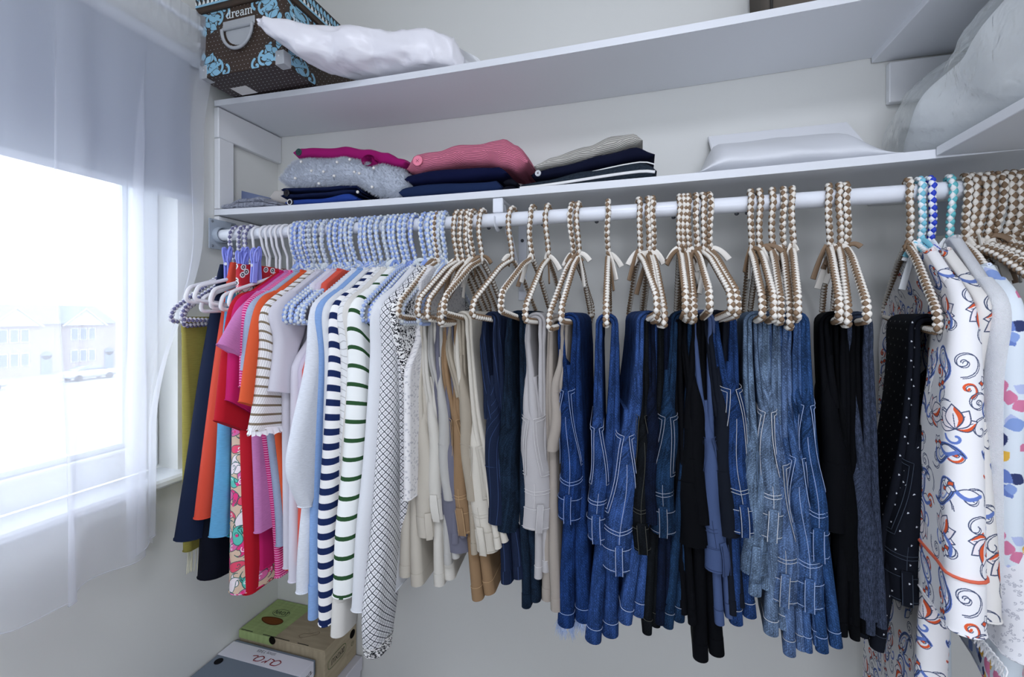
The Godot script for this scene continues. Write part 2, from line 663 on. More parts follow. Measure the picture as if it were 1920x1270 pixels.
func garment_top(d: Dictionary) -> Node3D:
	# origin on the rod above the hanger; z towards the camera, y down from the rod
	var t := thing(d.called, d.label, d.category, Vector3(d.x, ROD_Y, ROD_Z), d.get("yaw", 0.0))
	var m: Material = d.m
	var sd: float = d.x * 19.0
	var a: float = d.get("a", 0.009)
	var yb: float = d.hem
	var zf: float = d.get("zf", 0.19)
	var lean: float = d.get("lean", 0.0)
	var tank: bool = d.get("tank", false)
	var neck: float = d.get("neck", 0.075)
	var y0 := -0.114 - (neck - 0.07) * 0.667
	var rows := []
	var steps := 34
	for i in steps + 1:
		var t2 := float(i) / steps
		var y := y0 + (yb - y0) * pow(t2, 1.5)
		var hw := minf(0.07 + (-0.114 - y) / 0.667, 0.216 - 0.03 * smoothstep(-0.225, -0.36, y))
		if tank:
			hw = minf(hw, 0.135) if y > -0.27 else lerpf(0.135, 0.19, smoothstep(-0.27, -0.36, y))
		var low := smoothstep(-0.25, yb, y)
		var f := lerpf(hw, zf, low)
		var bk := lerpf(-hw, -0.19, low)
		var row := PackedVector3Array()
		for s in ring(lerpf(0.0085, a, smoothstep(-0.2, -0.32, y)), f, bk):
			var p := Vector3(s.x + lean * low, y, s.y)
			p.x += folds(p, d.get("amp", 0.006) * smoothstep(-0.2, -0.35, y), sd)
			p.y += d.get("flare", 0.0) * low * (s.y - 0.1)
			row.append(p)
		rows.append(row)
	var b := Geo.new()
	b.grid(rows, true, 0, true)
	if d.get("print", false):
		b.print_flat()
	part("body", b, m, t)
	# neckband
	var nb := Geo.new()
	var np := PackedVector3Array()
	for k in 21:
		var u := TAU * k / 20
		np.append(Vector3(0.009 * sin(u), y0 + 0.001 - 0.012 * (1 - absf(cos(u))), (neck + 0.003) * cos(u)))
	nb.tube(np, 0.0035, 6)
	part("neckband", nb, d.get("trim", m), t)
	var hem := Geo.new()
	hem.tube(rim_path(rows[steps], 0.0006), 0.0016, 5)
	part("hem", hem, d.get("trim", m), t)
	if d.has("so"):
		var so: Array = [Vector2(0.165, -0.172), Vector2(0.219, -0.218)]
		so.append_array(d.so)
		var si: Array = [Vector2(0.10, -0.22), Vector2(0.13, -0.28)]
		si.append_array(d.si)
		var sa: float = d.get("sa", 0.012)
		var rows2 := sleeve_rows(so, si, 0.010, sa, d.get("slean", 0.0), sd + 3, d.get("samp", 0.004), 30 if d.so.size() > 1 else 20, 0.002)
		var g2 := Geo.new()
		g2.grid(rows2, true, 0, true)
		if d.get("print", false):
			g2.print_flat()
		part("sleeve", g2, m, t)
		var c := Geo.new()
		var last := rows2.size() - 1
		if d.has("piping"):
			var pp := Geo.new()
			pp.tube(rim_path(rows2[last - 4], 0.001), 0.0024, 6)
			part("cuff_piping", pp, d.piping, t, "coral piping round the cuff")
		if d.get("cuff", 0) > 0:
			var cr := []
			for k in range(last - int(d.cuff), last + 1):
				cr.append(rim_path(rows2[k], 0.0016).slice(0, rows2[k].size()))
			c.grid(cr, true, 0, true)
			part("cuff", c, d.get("trim", m), t)
		else:
			c.tube(rim_path(rows2[last], 0.0004), 0.0014, 5)
			part("cuff", c, d.get("trim", m), t)
		# the far sleeve hangs on the wall side
		var so2 := []
		var si2 := []
		for q in so:
			so2.append(Vector2(-minf(q.x, 0.228), q.y))
		for q in si:
			si2.append(Vector2(-q.x, q.y))
		var g3 := Geo.new()
		g3.grid(sleeve_rows(so2, si2, 0.010, minf(sa, 0.010), 0.0, sd + 9, 0.003, 20, 0.002), true, 0, true)
		part("sleeve", g3, m, t)
	return t

# ---------------------------------------------------------------- trousers folded over a hanger bar
func leg_path(sw: float, R: float, yb: float, hx: float, hy: float, wx: float, wy: float) -> Array:   # (x, y) from hem over the bar to the seat
	var o := []
	var n := 22
	for i in n:
		var t := float(i) / n
		var e := 1 - t
		o.append(Vector2(lerpf(-sw * R, hx, e * e * (1.6 - 0.6 * e)), lerpf(hy, yb, t)))
	for i in 9:
		var u := PI * i / 8
		o.append(Vector2(-sw * R * cos(u), yb + R * sin(u)))
	for i in range(1, 17):
		var e := float(i) / 16
		o.append(Vector2(lerpf(sw * R, wx, e * e * (1.6 - 0.6 * e)), lerpf(yb, wy, e)))
	return o

func seat_stat(S: Dictionary, y: float) -> Array:   # centre x, half thickness, front z, back z of the seat at a height
	var t := clampf((S.yc - y) / (S.yc - S.yw), 0, 1)
	var a: float = lerpf(S.a0, S.aw, smoothstep(0.0, 0.75, t)) * (1.0 + 0.10 * sin(t * 7.0 + S.sd))
	return [lerpf(S.xc, S.wx, t) + 0.003 * sin(t * 9.0 + S.sd), a, lerpf(0.155, 0.166, t), lerpf(-0.05, -0.095, smoothstep(0, 0.4, t))]

func on_seat(S: Dictionary, s: float, y: float, lift := 0.0) -> Vector3:
	var q := seat_stat(S, y)
	var p := stad(s, q[1], q[2], q[3])
	var p2 := stad(s + 0.0005, q[1], q[2], q[3])
	var nrm := Vector2(-(p2 - p).y, (p2 - p).x).normalized()
	if nrm.dot(p - Vector2(0, q[2] - q[1])) < 0:
		nrm = -nrm
	p += nrm * lift
	return Vector3(q[0] + p.x, y, p.y)

func stitch(Gm: Geo, S: Dictionary, pts: Array, r := 0.0006, lift := 0.0006) -> void:
	var path := PackedVector3Array()
	for i in pts.size() - 1:
		var n := maxi(2, int(pts[i].distance_to(pts[i + 1]) / 0.007))
		for k in n:
			var q: Vector2 = pts[i].lerp(pts[i + 1], float(k) / n)
			path.append(on_seat(S, q.x, q.y, lift))
	var e: Vector2 = pts[pts.size() - 1]
	path.append(on_seat(S, e.x, e.y, lift))
	Gm.tube(path, r, 4)

func trousers(d: Dictionary) -> Node3D:
	var t := thing(d.called, d.label, d.category, Vector3(d.x, ROD_Y, ROD_Z), d.yaw)
	var m: Material = d.m
	var yb := -0.248 + 0.25 * float(d.dy)
	var sw := 1.0 if d.wx > d.hx else -1.0
	var tb: float = d.get("tb", 0.0068)
	var sd: float = d.x * 13.7
	var S := {"yc": minf(d.wy + 0.27, -0.33), "yw": d.wy, "wx": d.wx, "aw": d.wa, "a0": d.wa * 0.5 + 0.003, "sd": sd, "xc": 0.0}
	S.xc = lerpf(sw * 0.014, d.wx, 0.55)
	for k in 2:
		var R := 0.0085 + tb * (k + 0.5)
		var hoff: float = -sw * (0.5 if k else -0.5) * d.ha
		var woff: float = sw * (0.5 if k else -0.5) * float(S.a0) * 0.85
		var path := leg_path(sw, R, yb, d.hx + hoff, d.hy + (0.012 if k else 0.0), S.xc + woff, S.yc - 0.06)
		var rows := []
		for i in path.size():
			var p: Vector2 = path[i]
			var tan2: Vector2 = (path[mini(i + 1, path.size() - 1)] - path[maxi(i - 1, 0)]).normalized()
			var nr := Vector2(tan2.y, -tan2.x)
			var hem_t := clampf(1.0 - i / 22.0, 0, 1)
			var th := lerpf(tb * 0.5, d.ha * 0.5, pow(hem_t, 0.8)) if i < 22 else lerpf(tb * 0.5, S.a0 * 0.48, clampf((i - 30) / 14.0, 0, 1))
			var f := lerpf(0.135, 0.165, hem_t) if i < 22 else lerpf(0.135, 0.153, clampf((i - 30) / 14.0, 0, 1))
			f -= 0.006 * k + 0.004 * sin(i * 0.5 + sd)
			var bk := lerpf(-0.065, d.get("hb", -0.01), hem_t) if i < 22 else -0.06
			var row := PackedVector3Array()
			for s in ring(th, f, bk):
				var wob := folds(Vector3(0, p.y, s.y), 0.0022, sd + k * 5 + (9 if i > 26 else 0), 14.0) * (0.0 if i > 20 and i < 33 else 1.0)
				row.append(Vector3(p.x + nr.x * s.x + wob, p.y + nr.y * s.x, s.y))
			rows.append(row)
		var gl := Geo.new()
		gl.grid(rows, true, 0, true)
		var leg := part("leg", gl, m, t)
		var gh := Geo.new()
		gh.grid([rim_path(rows[1], 0.0004).slice(0, rows[2].size()), rim_path(rows[1], 0.0014).slice(0, rows[2].size()), rim_path(rows[0], 0.0014).slice(0, rows[2].size())], true, 0, true)
		part("hem", gh, m, leg)
		if d.get("stitch") != null:
			var gs := Geo.new()
			gs.tube(rim_path(rows[1], 0.0014), 0.0006, 4)
			part("hem_stitching", gs, d.stitch, leg)
		if d.get("fray", false):
			var gf := Geo.new()
			for q in rows[0].size() * 9:
				var a0: Vector3 = rows[0][q % rows[0].size()]
				var a1: Vector3 = rows[0][(q + 1) % rows[0].size()]
				var b0 := a0.lerp(a1, rng.randf())
				var side := Vector3(rng.randf() - 0.5, -0.6 - rng.randf(), rng.randf() * 0.8 - 0.3).normalized() * (0.012 + 0.014 * rng.randf())
				gf.tube(PackedVector3Array([b0, b0 + side * 0.6, b0 + side + Vector3(0.003, 0, 0.002) * (rng.randf() - 0.5)]), 0.0006, 3, 1.0, Vector3.ZERO, 0.3)
			part("frayed_edge", gf, d.hm, leg, "pale frayed threads", "stuff")
	# seat
	var rows2 := []
	for i in 27:
		var y := lerpf(S.yc + 0.03, S.yw, i / 26.0)
		var q := seat_stat(S, y)
		var row := PackedVector3Array()
		var top := lerpf(0.3, 1.0, smoothstep(0.0, 9.0, float(i)))
		for s in ring(q[1] * top, q[2] - 0.02 * (1 - top), q[3]):
			var p := Vector3(q[0] + s.x, y, s.y)
			p.x += folds(p, 0.002, sd + 20, 10.0)
			row.append(p)
		rows2.append(row)
	var g2 := Geo.new()
	g2.grid(rows2, true, 0, true)
	var seat := part("seat", g2, m, t)
	# waistband, a slightly thicker ring round the bottom edge
	var wb := Geo.new()
	var wrows := []
	for i in 5:
		var y: float = S.yw + 0.042 - 0.0425 * i / 4.0
		var q := seat_stat(S, y)
		var row := PackedVector3Array()
		for s in ring(q[1] + (0.0018 if i > 0 else 0.0005), q[2] + 0.002, q[3] - 0.002):
			row.append(Vector3(q[0] + s.x, y, s.y))
		wrows.append(row)
	wb.grid(wrows, true, 0, true)
	if not d.get("plain", false):
		part("waistband", wb, m, t)
	if d.get("stitch") != null:
		var st: Material = d.stitch
		var yw: float = S.yw
		var vary := sin(sd * 3.1)
		# back pockets on either side of the centre seam, upside down
		for side in [-1.0, 1.0]:
			var pk := Geo.new()
			var prow := []
			for i in 9:
				var v2 := i / 8.0
				var row := PackedVector3Array()
				for j in 7:
					var u2 := j / 6.0
					var s0 := lerpf(0.004, 0.020 + 0.006 * vary, v2)
					var y2 := lerpf(yw + 0.235 + 0.02 * vary, yw + 0.105, v2) + 0.02 * (u2 - 0.2) * (1 - v2)
					row.append(on_seat(S, side * (s0 + 0.10 * u2), y2, 0.0016))
				prow.append(row)
			pk.grid(prow, false, int(side) * (1))
			part("back_pocket", pk, m, t)
			var ps := Geo.new()
			for e in [0.0, 0.0055]:
				stitch(ps, S, [Vector2(side * (0.105 - e), yw + 0.255 + 0.02 * vary - e), Vector2(side * (0.004 + e), yw + 0.233 + 0.02 * vary - e), Vector2(side * (0.020 + 0.006 * vary + e), yw + 0.105 + e), Vector2(side * (0.122 - e), yw + 0.105 + e)], 0.0006, 0.0020)
			part("pocket_stitching", ps, st, t)
		var seams := Geo.new()
		stitch(seams, S, [Vector2(0.001, yw + (0.20 if vary > 0.3 else 0.09)), Vector2(0.001, yw + 0.04)], 0.0005, 0.0003)
		for o in [0.0, 0.006]:
			stitch(seams, S, [Vector2(-0.13, yw + 0.092 - o + 0.008 * vary), Vector2(0, yw + 0.074 - o), Vector2(0.13, yw + 0.092 - o + 0.008 * vary)])
		for o in [0.0405, 0.003]:
			stitch(seams, S, [Vector2(-0.14, yw + o), Vector2(0.14, yw + o)], 0.0006, 0.0022)
		part("seam_stitching", seams, st, t)
	if not d.get("plain", false):
		for o in ([0.0, 0.085, -0.085] if not d.get("oneloop", false) else [0.012]):
			var bl := Geo.new()
			var lr := []
			for i in 7:
				var y: float = S.yw + 0.052 - 0.056 * i / 6.0
				var lift := 0.0025 + 0.0035 * sin(PI * i / 6.0)
				var row := PackedVector3Array()
				for q in [[-0.0062, 0.0], [-0.0055, 0.0022], [0.0055, 0.0022], [0.0062, 0.0], [0.0, -0.001]]:
					row.append(on_seat(S, o + q[0], y, lift + q[1]))
				lr.append(row)
			bl.grid(lr, true, 0, true)
			var lp := part("belt_loop", bl, m, t)
			if d.get("stitch") != null:
				var bs := Geo.new()
				for e in [-0.0048, 0.0048]:
					stitch(bs, S, [Vector2(o + e, S.yw + 0.05), Vector2(o + e, S.yw - 0.002)], 0.0006, 0.0085)
				part("loop_stitching", bs, d.stitch, lp)
	elif d.get("crease", true):
		var cs := Geo.new()
		stitch(cs, S, [Vector2(-0.12, S.yw + 0.115), Vector2(0.12, S.yw + 0.115)], 0.0006, 0.0002)
		part("seat_seam", cs, m, t)
	return t

# ---------------------------------------------------------------- hangers
func round_path(pts: Array, radii: Array, step := 0.004) -> PackedVector3Array:   # polyline in (z, y) with rounded corners
	var o := PackedVector3Array()
	var raw := PackedVector2Array()
	for i in pts.size():
		var p: Vector2 = pts[i]
		if i == 0 or i == pts.size() - 1 or radii[i] <= 0.0:
			raw.append(p)
			continue
		var a: Vector2 = (pts[i - 1] - p).normalized()
		var b: Vector2 = (pts[i + 1] - p).normalized()
		var half := a.angle_to(b) / 2
		var cut: float = radii[i] / maxf(0.05, absf(tan(half)))
		cut = minf(cut, 0.48 * minf(p.distance_to(pts[i - 1]), p.distance_to(pts[i + 1])))
		for k in 9:
			var u := k / 8.0
			var s := p + a * cut
			var e := p + b * cut
			raw.append(s.lerp(p, u).lerp(p.lerp(e, u), u))
	for i in raw.size() - 1:
		var n := maxi(1, int(raw[i].distance_to(raw[i + 1]) / step))
		for k in n:
			var q := raw[i].lerp(raw[i + 1], float(k) / n)
			o.append(Vector3(0, q.y, q.x))
	var l := raw[raw.size() - 1]
	o.append(Vector3(0, l.y, l.x))
	return o

func sample(path: PackedVector3Array, cum: PackedFloat32Array, s: float) -> Array:   # point and tangent at a length
	s = clampf(s, 0.0, cum[cum.size() - 1] - 1e-5)
	var i := cum.bsearch(s)
	i = clampi(i - 1 if cum[clampi(i, 0, cum.size() - 1)] > s else i, 0, path.size() - 2)
	var t := (s - cum[i]) / maxf(1e-6, cum[i + 1] - cum[i])
	var tan0 := (path[i + 1] - path[maxi(i - 1, 0)]).normalized()
	var tan1 := (path[mini(i + 2, path.size() - 1)] - path[i]).normalized()
	return [path[i].lerp(path[i + 1], t), tan0.lerp(tan1, t).normalized()]

func braid(white: Geo, dye: Geo, path: PackedVector3Array, r: float, pitch: float, turn: float) -> void:   # four strands: two white and two dyed columns of beads, interlocked
	var cum := PackedFloat32Array([0.0])
	for i in range(1, path.size()):
		cum.append(cum[i - 1] + path[i].distance_to(path[i - 1]))
	var n := int(round(cum[cum.size() - 1] / pitch))
	pitch = cum[cum.size() - 1] / n
	var D := 4
	for k in 4:
		var into: Geo = white if k % 2 == 0 else dye
		for j in n:
			var cs := (j + 0.25 + 0.5 * (k % 2)) * pitch
			var rows := []
			for a in D + 1:
				var row := PackedVector3Array()
				for b in D + 1:
					var fa := float(a) / D
					var fb := float(b) / D
					var du := (fa - 0.5) + (fb - 0.5)
					var ds := 0.5 * ((fa - 0.5) - (fb - 0.5)) * pitch
					var bump := (1 - pow(2 * fa - 1, 2)) * (1 - pow(2 * fb - 1, 2))
					var th := turn + (k + du) * PI / 2
					var f := sample(path, cum, cs + ds)
					var tg: Vector3 = f[1]
					var side := Vector3.RIGHT
					var up := tg.cross(side).normalized()
					row.append(f[0] + (side * cos(th) + up * sin(th)) * r * (0.68 + 0.44 * sqrt(bump)))
				rows.append(row)
			into.grid(rows, false, 1)

func two_tone(white: Geo, dye: Geo) -> ArrayMesh:
	var m := white.mesh()
	var a := []
	a.resize(Mesh.ARRAY_MAX)
	a[Mesh.ARRAY_VERTEX] = dye.v
	a[Mesh.ARRAY_NORMAL] = dye.n
	a[Mesh.ARRAY_TEX_UV] = dye.uv
	a[Mesh.ARRAY_INDEX] = dye.ix
	m.add_surface_from_arrays(Mesh.PRIMITIVE_TRIANGLES, a)
	return m

func make_cord_shapes() -> void:
	for k in 3:
		var w := Geo.new()
		var d := Geo.new()
		var lip := 0.004 * (k - 1)
		var fr := round_path([Vector2(0.004, -0.100), Vector2(0.07, -0.128), Vector2(0.196, -0.212 + lip), Vector2(0.204, -0.246), Vector2(0, -0.249), Vector2(-0.204, -0.246), Vector2(-0.196, -0.212 + lip), Vector2(-0.07, -0.128), Vector2(-0.004, -0.100)], [0, 0.2, 0.03, 0.014, 0, 0.014, 0.03, 0.2, 0])
		braid(w, d, fr, 0.0062, 0.0105, PI / 4 + 0.3 * (k - 1))
		var w2 := Geo.new()
		var d2 := Geo.new()
		var hk := PackedVector3Array()
		for i in 10:
			var t := i / 9.0
			hk.append(Vector3(0.002 * sin(t * 5.0 + k), lerpf(-0.108, 0.0, t), 0.004 + 0.0215 * smoothstep(0.0, 0.75, t)))
		for i in range(1, 13):
			var u := PI * 1.12 * i / 12
			hk.append(Vector3(0, 0.0255 * sin(u), 0.0255 * cos(u)))
		braid(w2, d2, hk, 0.0061, 0.0138, PI / 4 + 0.25 * (k - 1))
		cord_shapes.append([two_tone(w, d), two_tone(w2, d2)])

func cord_hanger(x: float, yaw: float, dy: float, dye: StandardMaterial3D, white: StandardMaterial3D, label: String, group := "", ties := "both") -> Node3D:
	var t := thing("braided_hanger", label, "hanger", Vector3(x, ROD_Y, ROD_Z), yaw, group)
	t.rotation.x = -dy / 0.2
	var k := rng.randi() % cord_shapes.size()
	for j in 2:
		var o := MeshInstance3D.new()
		o.name = ["shoulder_frame", "hook"][j]
		o.mesh = cord_shapes[k][j]
		var sw := rng.randf() < 0.5
		o.set_surface_override_material(0, dye if sw else white)
		o.set_surface_override_material(1, white if sw else dye)
		t.add_child(o, true)
	if ties == "":
		return t
	for j in 2:
		for q in 1 + rng.randi() % 2:
			var a := rng.randf() * TAU
			var L := 0.038 + 0.042 * rng.randf()
			var lift := rng.randf() * 1.4 - 1.15
			var side := Vector3(cos(a) * (1.0 if j else -1.0), 0, absf(sin(a)) * 0.7)
			var from := Vector3(0, -0.097 + 0.008 * rng.randf(), 0.008)
			var p := PackedVector3Array()
			for i in 7:
				var u := i / 6.0
				p.append(from + side * (0.005 + L * 0.45 * u) + Vector3(0, L * (lift * u - 0.35 * u * u), 0))
			var gm := Geo.new()
			gm.tube(p, 0.0042 if j == 0 else 0.0052, 7, 0.34, side.cross(Vector3.UP).normalized(), 1.3)
			part("ribbon_tail", gm, dye if j == 0 else white, t, "loose dyed ribbon end" if j == 0 else "loose white ribbon end")
	return t

func plastic_hanger(x: float, yaw: float, dy: float, label: String) -> Node3D:
	var t := thing("plastic_hanger", label, "hanger", Vector3(x, ROD_Y, ROD_Z), yaw)
	t.rotation.x = -dy / 0.2
	var m := mat("e8e7ea", 0.35)
	var fr := Geo.new()
	var loop := round_path([Vector2(0.0, -0.112), Vector2(0.03, -0.115), Vector2(0.20, -0.175), Vector2(0.212, -0.21), Vector2(0, -0.214), Vector2(-0.212, -0.21), Vector2(-0.20, -0.175), Vector2(-0.03, -0.115), Vector2(0.0, -0.112)], [0, 0.02, 0.022, 0.022, 0, 0.022, 0.022, 0.02, 0])
	fr.tube(loop, 0.0046, 10, 1.0, Vector3.RIGHT)
	part("shoulder_frame", fr, m, t)
	var hk := PackedVector3Array()
	for i in 8:
		var u := i / 7.0
		hk.append(Vector3(0, lerpf(-0.112, -0.065, u), 0.001))
	for i in range(0, 15):
		var u := lerpf(-0.9, PI * 1.1, i / 14.0)
		hk.append(Vector3(0, 0.0225 * sin(u) + (-0.02 if i == 0 else 0.0), 0.0225 * cos(u)))
	var gh := Geo.new()
	gh.tube(hk, 0.0036, 9, 1.0, Vector3.RIGHT)
	part("hook", gh, m, t)
	return t

func clip(at: Vector3, yaw: float, label: String, tilt := 0.0) -> void:
	var t := thing("clothes_peg", label, "clothes peg", at, yaw, "lilac plastic clothes pegs holding the skirts")
	t.rotation.z = tilt
	var m := mat("8a93e6", 0.3)
	for s in [-1.0, 1.0]:
		var gm := Geo.new()
		var loop := PackedVector3Array()
		for k in 25:
			var u := TAU * k / 24
			var y := 0.020 * sin(u)
			loop.append(Vector3(s * (0.0035 + 0.006 * clampf(0.5 + y / 0.04, 0, 1)), 0.026 + y, 0.0062 * cos(u)))
		gm.tube(loop, 0.0022, 6, 1.0, Vector3.RIGHT)
		gm.box(Vector3(s * 0.0042, -0.014, 0), Vector3(0.004, 0.05, 0.013), 0.0015)
		gm.box(Vector3(s * 0.0075, 0.03, 0), Vector3(0.002, 0.034, 0.004), 0.0008)
		part("jaw", gm, m, t)
	var sp := Geo.new()
	sp.lathe(PackedVector2Array([Vector2(0.004, -0.007), Vector2(0.0045, 0), Vector2(0.004, 0.007)]), Vector3(0, 0.004, 0), Basis(Vector3.RIGHT, PI / 2), 10)
	part("spring", sp, mat("c9cbd4", 0.3), t)

func skirt(d: Dictionary) -> Node3D:
	# hung by its waist from clips: z range widens from waist to hem
	var t := thing(d.called, d.label, d.category, Vector3(d.x, ROD_Y, ROD_Z), d.get("yaw", 0.0))
	var rows := []
	var n := 30
	for i in n + 1:
		var u := float(i) / n
		var y := lerpf(d.top, d.hem, u)
		var row := PackedVector3Array()
		var f := lerpf(d.zt, d.zf, pow(u, 0.8))
		var bk := lerpf(-0.13, -0.2, u)
		for s in ring(lerpf(0.006, d.a, smoothstep(0, 0.5, u)), f, bk):
			var p := Vector3(s.x + lerpf(0.0, d.lean, u), y, s.y)
			p.x += folds(p, d.get("amp", 0.008) * u, d.x * 31, d.get("k", 24.0))
			p.y += d.get("tilt", 0.0) * u * (s.y - 0.15)
			row.append(p)
		rows.append(row)
	var gm := Geo.new()
	gm.grid(rows, true, 0, true)
	part("panel", gm, d.m, t)
	var wb := Geo.new()
	var wr := []
	for i in 3:
		wr.append(rim_path(rows[i], 0.001).slice(0, rows[i].size()))
	wb.grid(wr, true, 0, true)
	part("waistband", wb, d.get("wm", d.m), t)
	var hm := Geo.new()
	hm.tube(rim_path(rows[n], 0.0004), 0.0014, 5)
	part("hem", hm, d.m, t)
	return t

# ---------------------------------------------------------------- the scene
func _ready() -> void:
	rng.seed = 4711
	nz.seed = 9
	nz.noise_type = FastNoiseLite.TYPE_SIMPLEX_SMOOTH
	nz.frequency = 0.02
	nz.fractal_octaves = 2
	camera_and_light()
	make_textures()
	room()
	window_side()
	outside()
	shelves()
	rod()
	upper_shelf_things()
	lower_shelf_things()
	shoe_boxes()
	make_cord_shapes()
	skirts()
	tops()
	pants()
	right_end()

func camera_and_light() -> void:
	var cam := Camera3D.new()
	cam.name = "camera"
	add_child(cam)
	cam.position = Vector3(1.22, 1.40, 1.263)
	cam.rotation_degrees = Vector3(0, 16.1276, 0)
	cam.near = 0.05
	cam.far = 200.0
	cam.projection = Camera3D.PROJECTION_FRUSTUM
	cam.size = 2.0 * 0.05 * 635.0 / 830.0
	cam.frustum_offset = Vector2(0, -0.05 * 43.0 / 830.0)
	cam.current = true
	var we := WorldEnvironment.new()
	we.name = "world_environment"
	var e := Environment.new()
	e.background_mode = Environment.BG_SKY
	var sky := Sky.new()
	var sm := ProceduralSkyMaterial.new()
	sm.sky_top_color = C("dfe9f7")
	sm.sky_horizon_color = C("eef3f8")
	sm.ground_horizon_color = C("dde2e6")
	sm.ground_bottom_color = C("c8cdd2")
	sm.sky_energy_multiplier = 1.85
	sm.ground_energy_multiplier = 1.2
	sm.sun_angle_max = 0.0
	sky.sky_material = sm
	e.sky = sky
	e.tonemap_mode = Environment.TONE_MAPPER_LINEAR
	e.tonemap_exposure = 1.12
	e.sdfgi_enabled = true
	e.ssao_enabled = true
	e.ssil_enabled = true
	we.environment = e
	add_child(we)
	# the closet's flush ceiling lamp, behind and above the camera
	ceiling_lamp(Vector3(1.30, ROOM_Y, 1.75), 0.62, 1.4)
	softbox(Vector3(1.45, 1.45, 2.12), 0.85)

func ceiling_lamp(at: Vector3, size: float, energy: float) -> void:
	var t := thing("ceiling_lamp", "round-cornered white flush ceiling lamp with a glowing diffuser panel", "lamp", at)
	var b := Geo.new()
	b.box(Vector3(0, -0.02, 0), Vector3(size + 0.06, 0.04, size + 0.06), 0.01)
	part("base", b, mat("f2f2f2", 0.5), t)
	var d := Geo.new()
	d.box(Vector3(0, -0.048, 0), Vector3(size, 0.016, size), 0.006)
	var m := StandardMaterial3D.new()
	m.albedo_color = Color.WHITE
	m.emission_enabled = true
	m.emission = C("f6f8ff")
	m.emission_energy_multiplier = 1.5
	part("diffuser", d, m, t)
	var l := AreaLight3D.new()
	l.name = "lamp_light"
	l.area_size = Vector2(size, size)
	l.light_energy = energy
	l.light_color = C("ebf0ff")
	l.area_range = 8.0
	l.area_attenuation = 2.0
	l.shadow_enabled = true
	t.add_child(l)
	l.position = Vector3(0, -0.06, 0)
	l.rotation.x = -PI / 2

func softbox(at: Vector3, energy: float) -> void:   # the photographer's lamp on its stand, behind the camera
	var t := thing("softbox_lamp", "square white softbox lamp on a black tripod behind the camera", "lamp", Vector3(at.x, 0, at.z))
	var black := mat("17181a", 0.6)
	var st := Geo.new()
	st.tube(PackedVector3Array([Vector3(0, 0.25, 0.06), Vector3(0, at.y, 0.06)]), 0.011, 10)
	part("pole", st, black, t)
	for k in 3:
		var a := TAU * k / 3 + PI / 6
		var lg := Geo.new()
		lg.tube(PackedVector3Array([Vector3(0, 0.55, 0.06), Vector3(0.26 * cos(a), 0.008, 0.06 + 0.2 * sin(a))]), 0.008, 8)
		part("leg", lg, black, t)
	var sh := Geo.new()
	var rows := []
	for q in [[0.06, 0.14], [0.29, 0.02], [0.30, -0.005]]:
		rows.append(PackedVector3Array([Vector3(-q[0], at.y - q[0], q[1]), Vector3(q[0], at.y - q[0], q[1]), Vector3(q[0], at.y + q[0], q[1]), Vector3(-q[0], at.y + q[0], q[1])]))
	sh.grid(rows, true)
	part("hood", sh, black, t)
	var d := Geo.new()
	d.box(Vector3(0, at.y, 0.0), Vector3(0.58, 0.58, 0.008), 0.003)
	var m := StandardMaterial3D.new()
	m.albedo_color = Color.WHITE
	m.emission_enabled = true
	m.emission = C("f8f9ff")
	m.emission_energy_multiplier = 1.2
	part("diffuser", d, m, t)
	var l := AreaLight3D.new()
	l.name = "softbox_light"
	l.area_size = Vector2(0.58, 0.58)
	l.light_energy = energy
	l.light_color = C("ebf0ff")
	l.area_range = 8.0
	l.area_attenuation = 2.0
	l.shadow_enabled = true
	t.add_child(l)
	l.position = Vector3(0, at.y, -0.015)

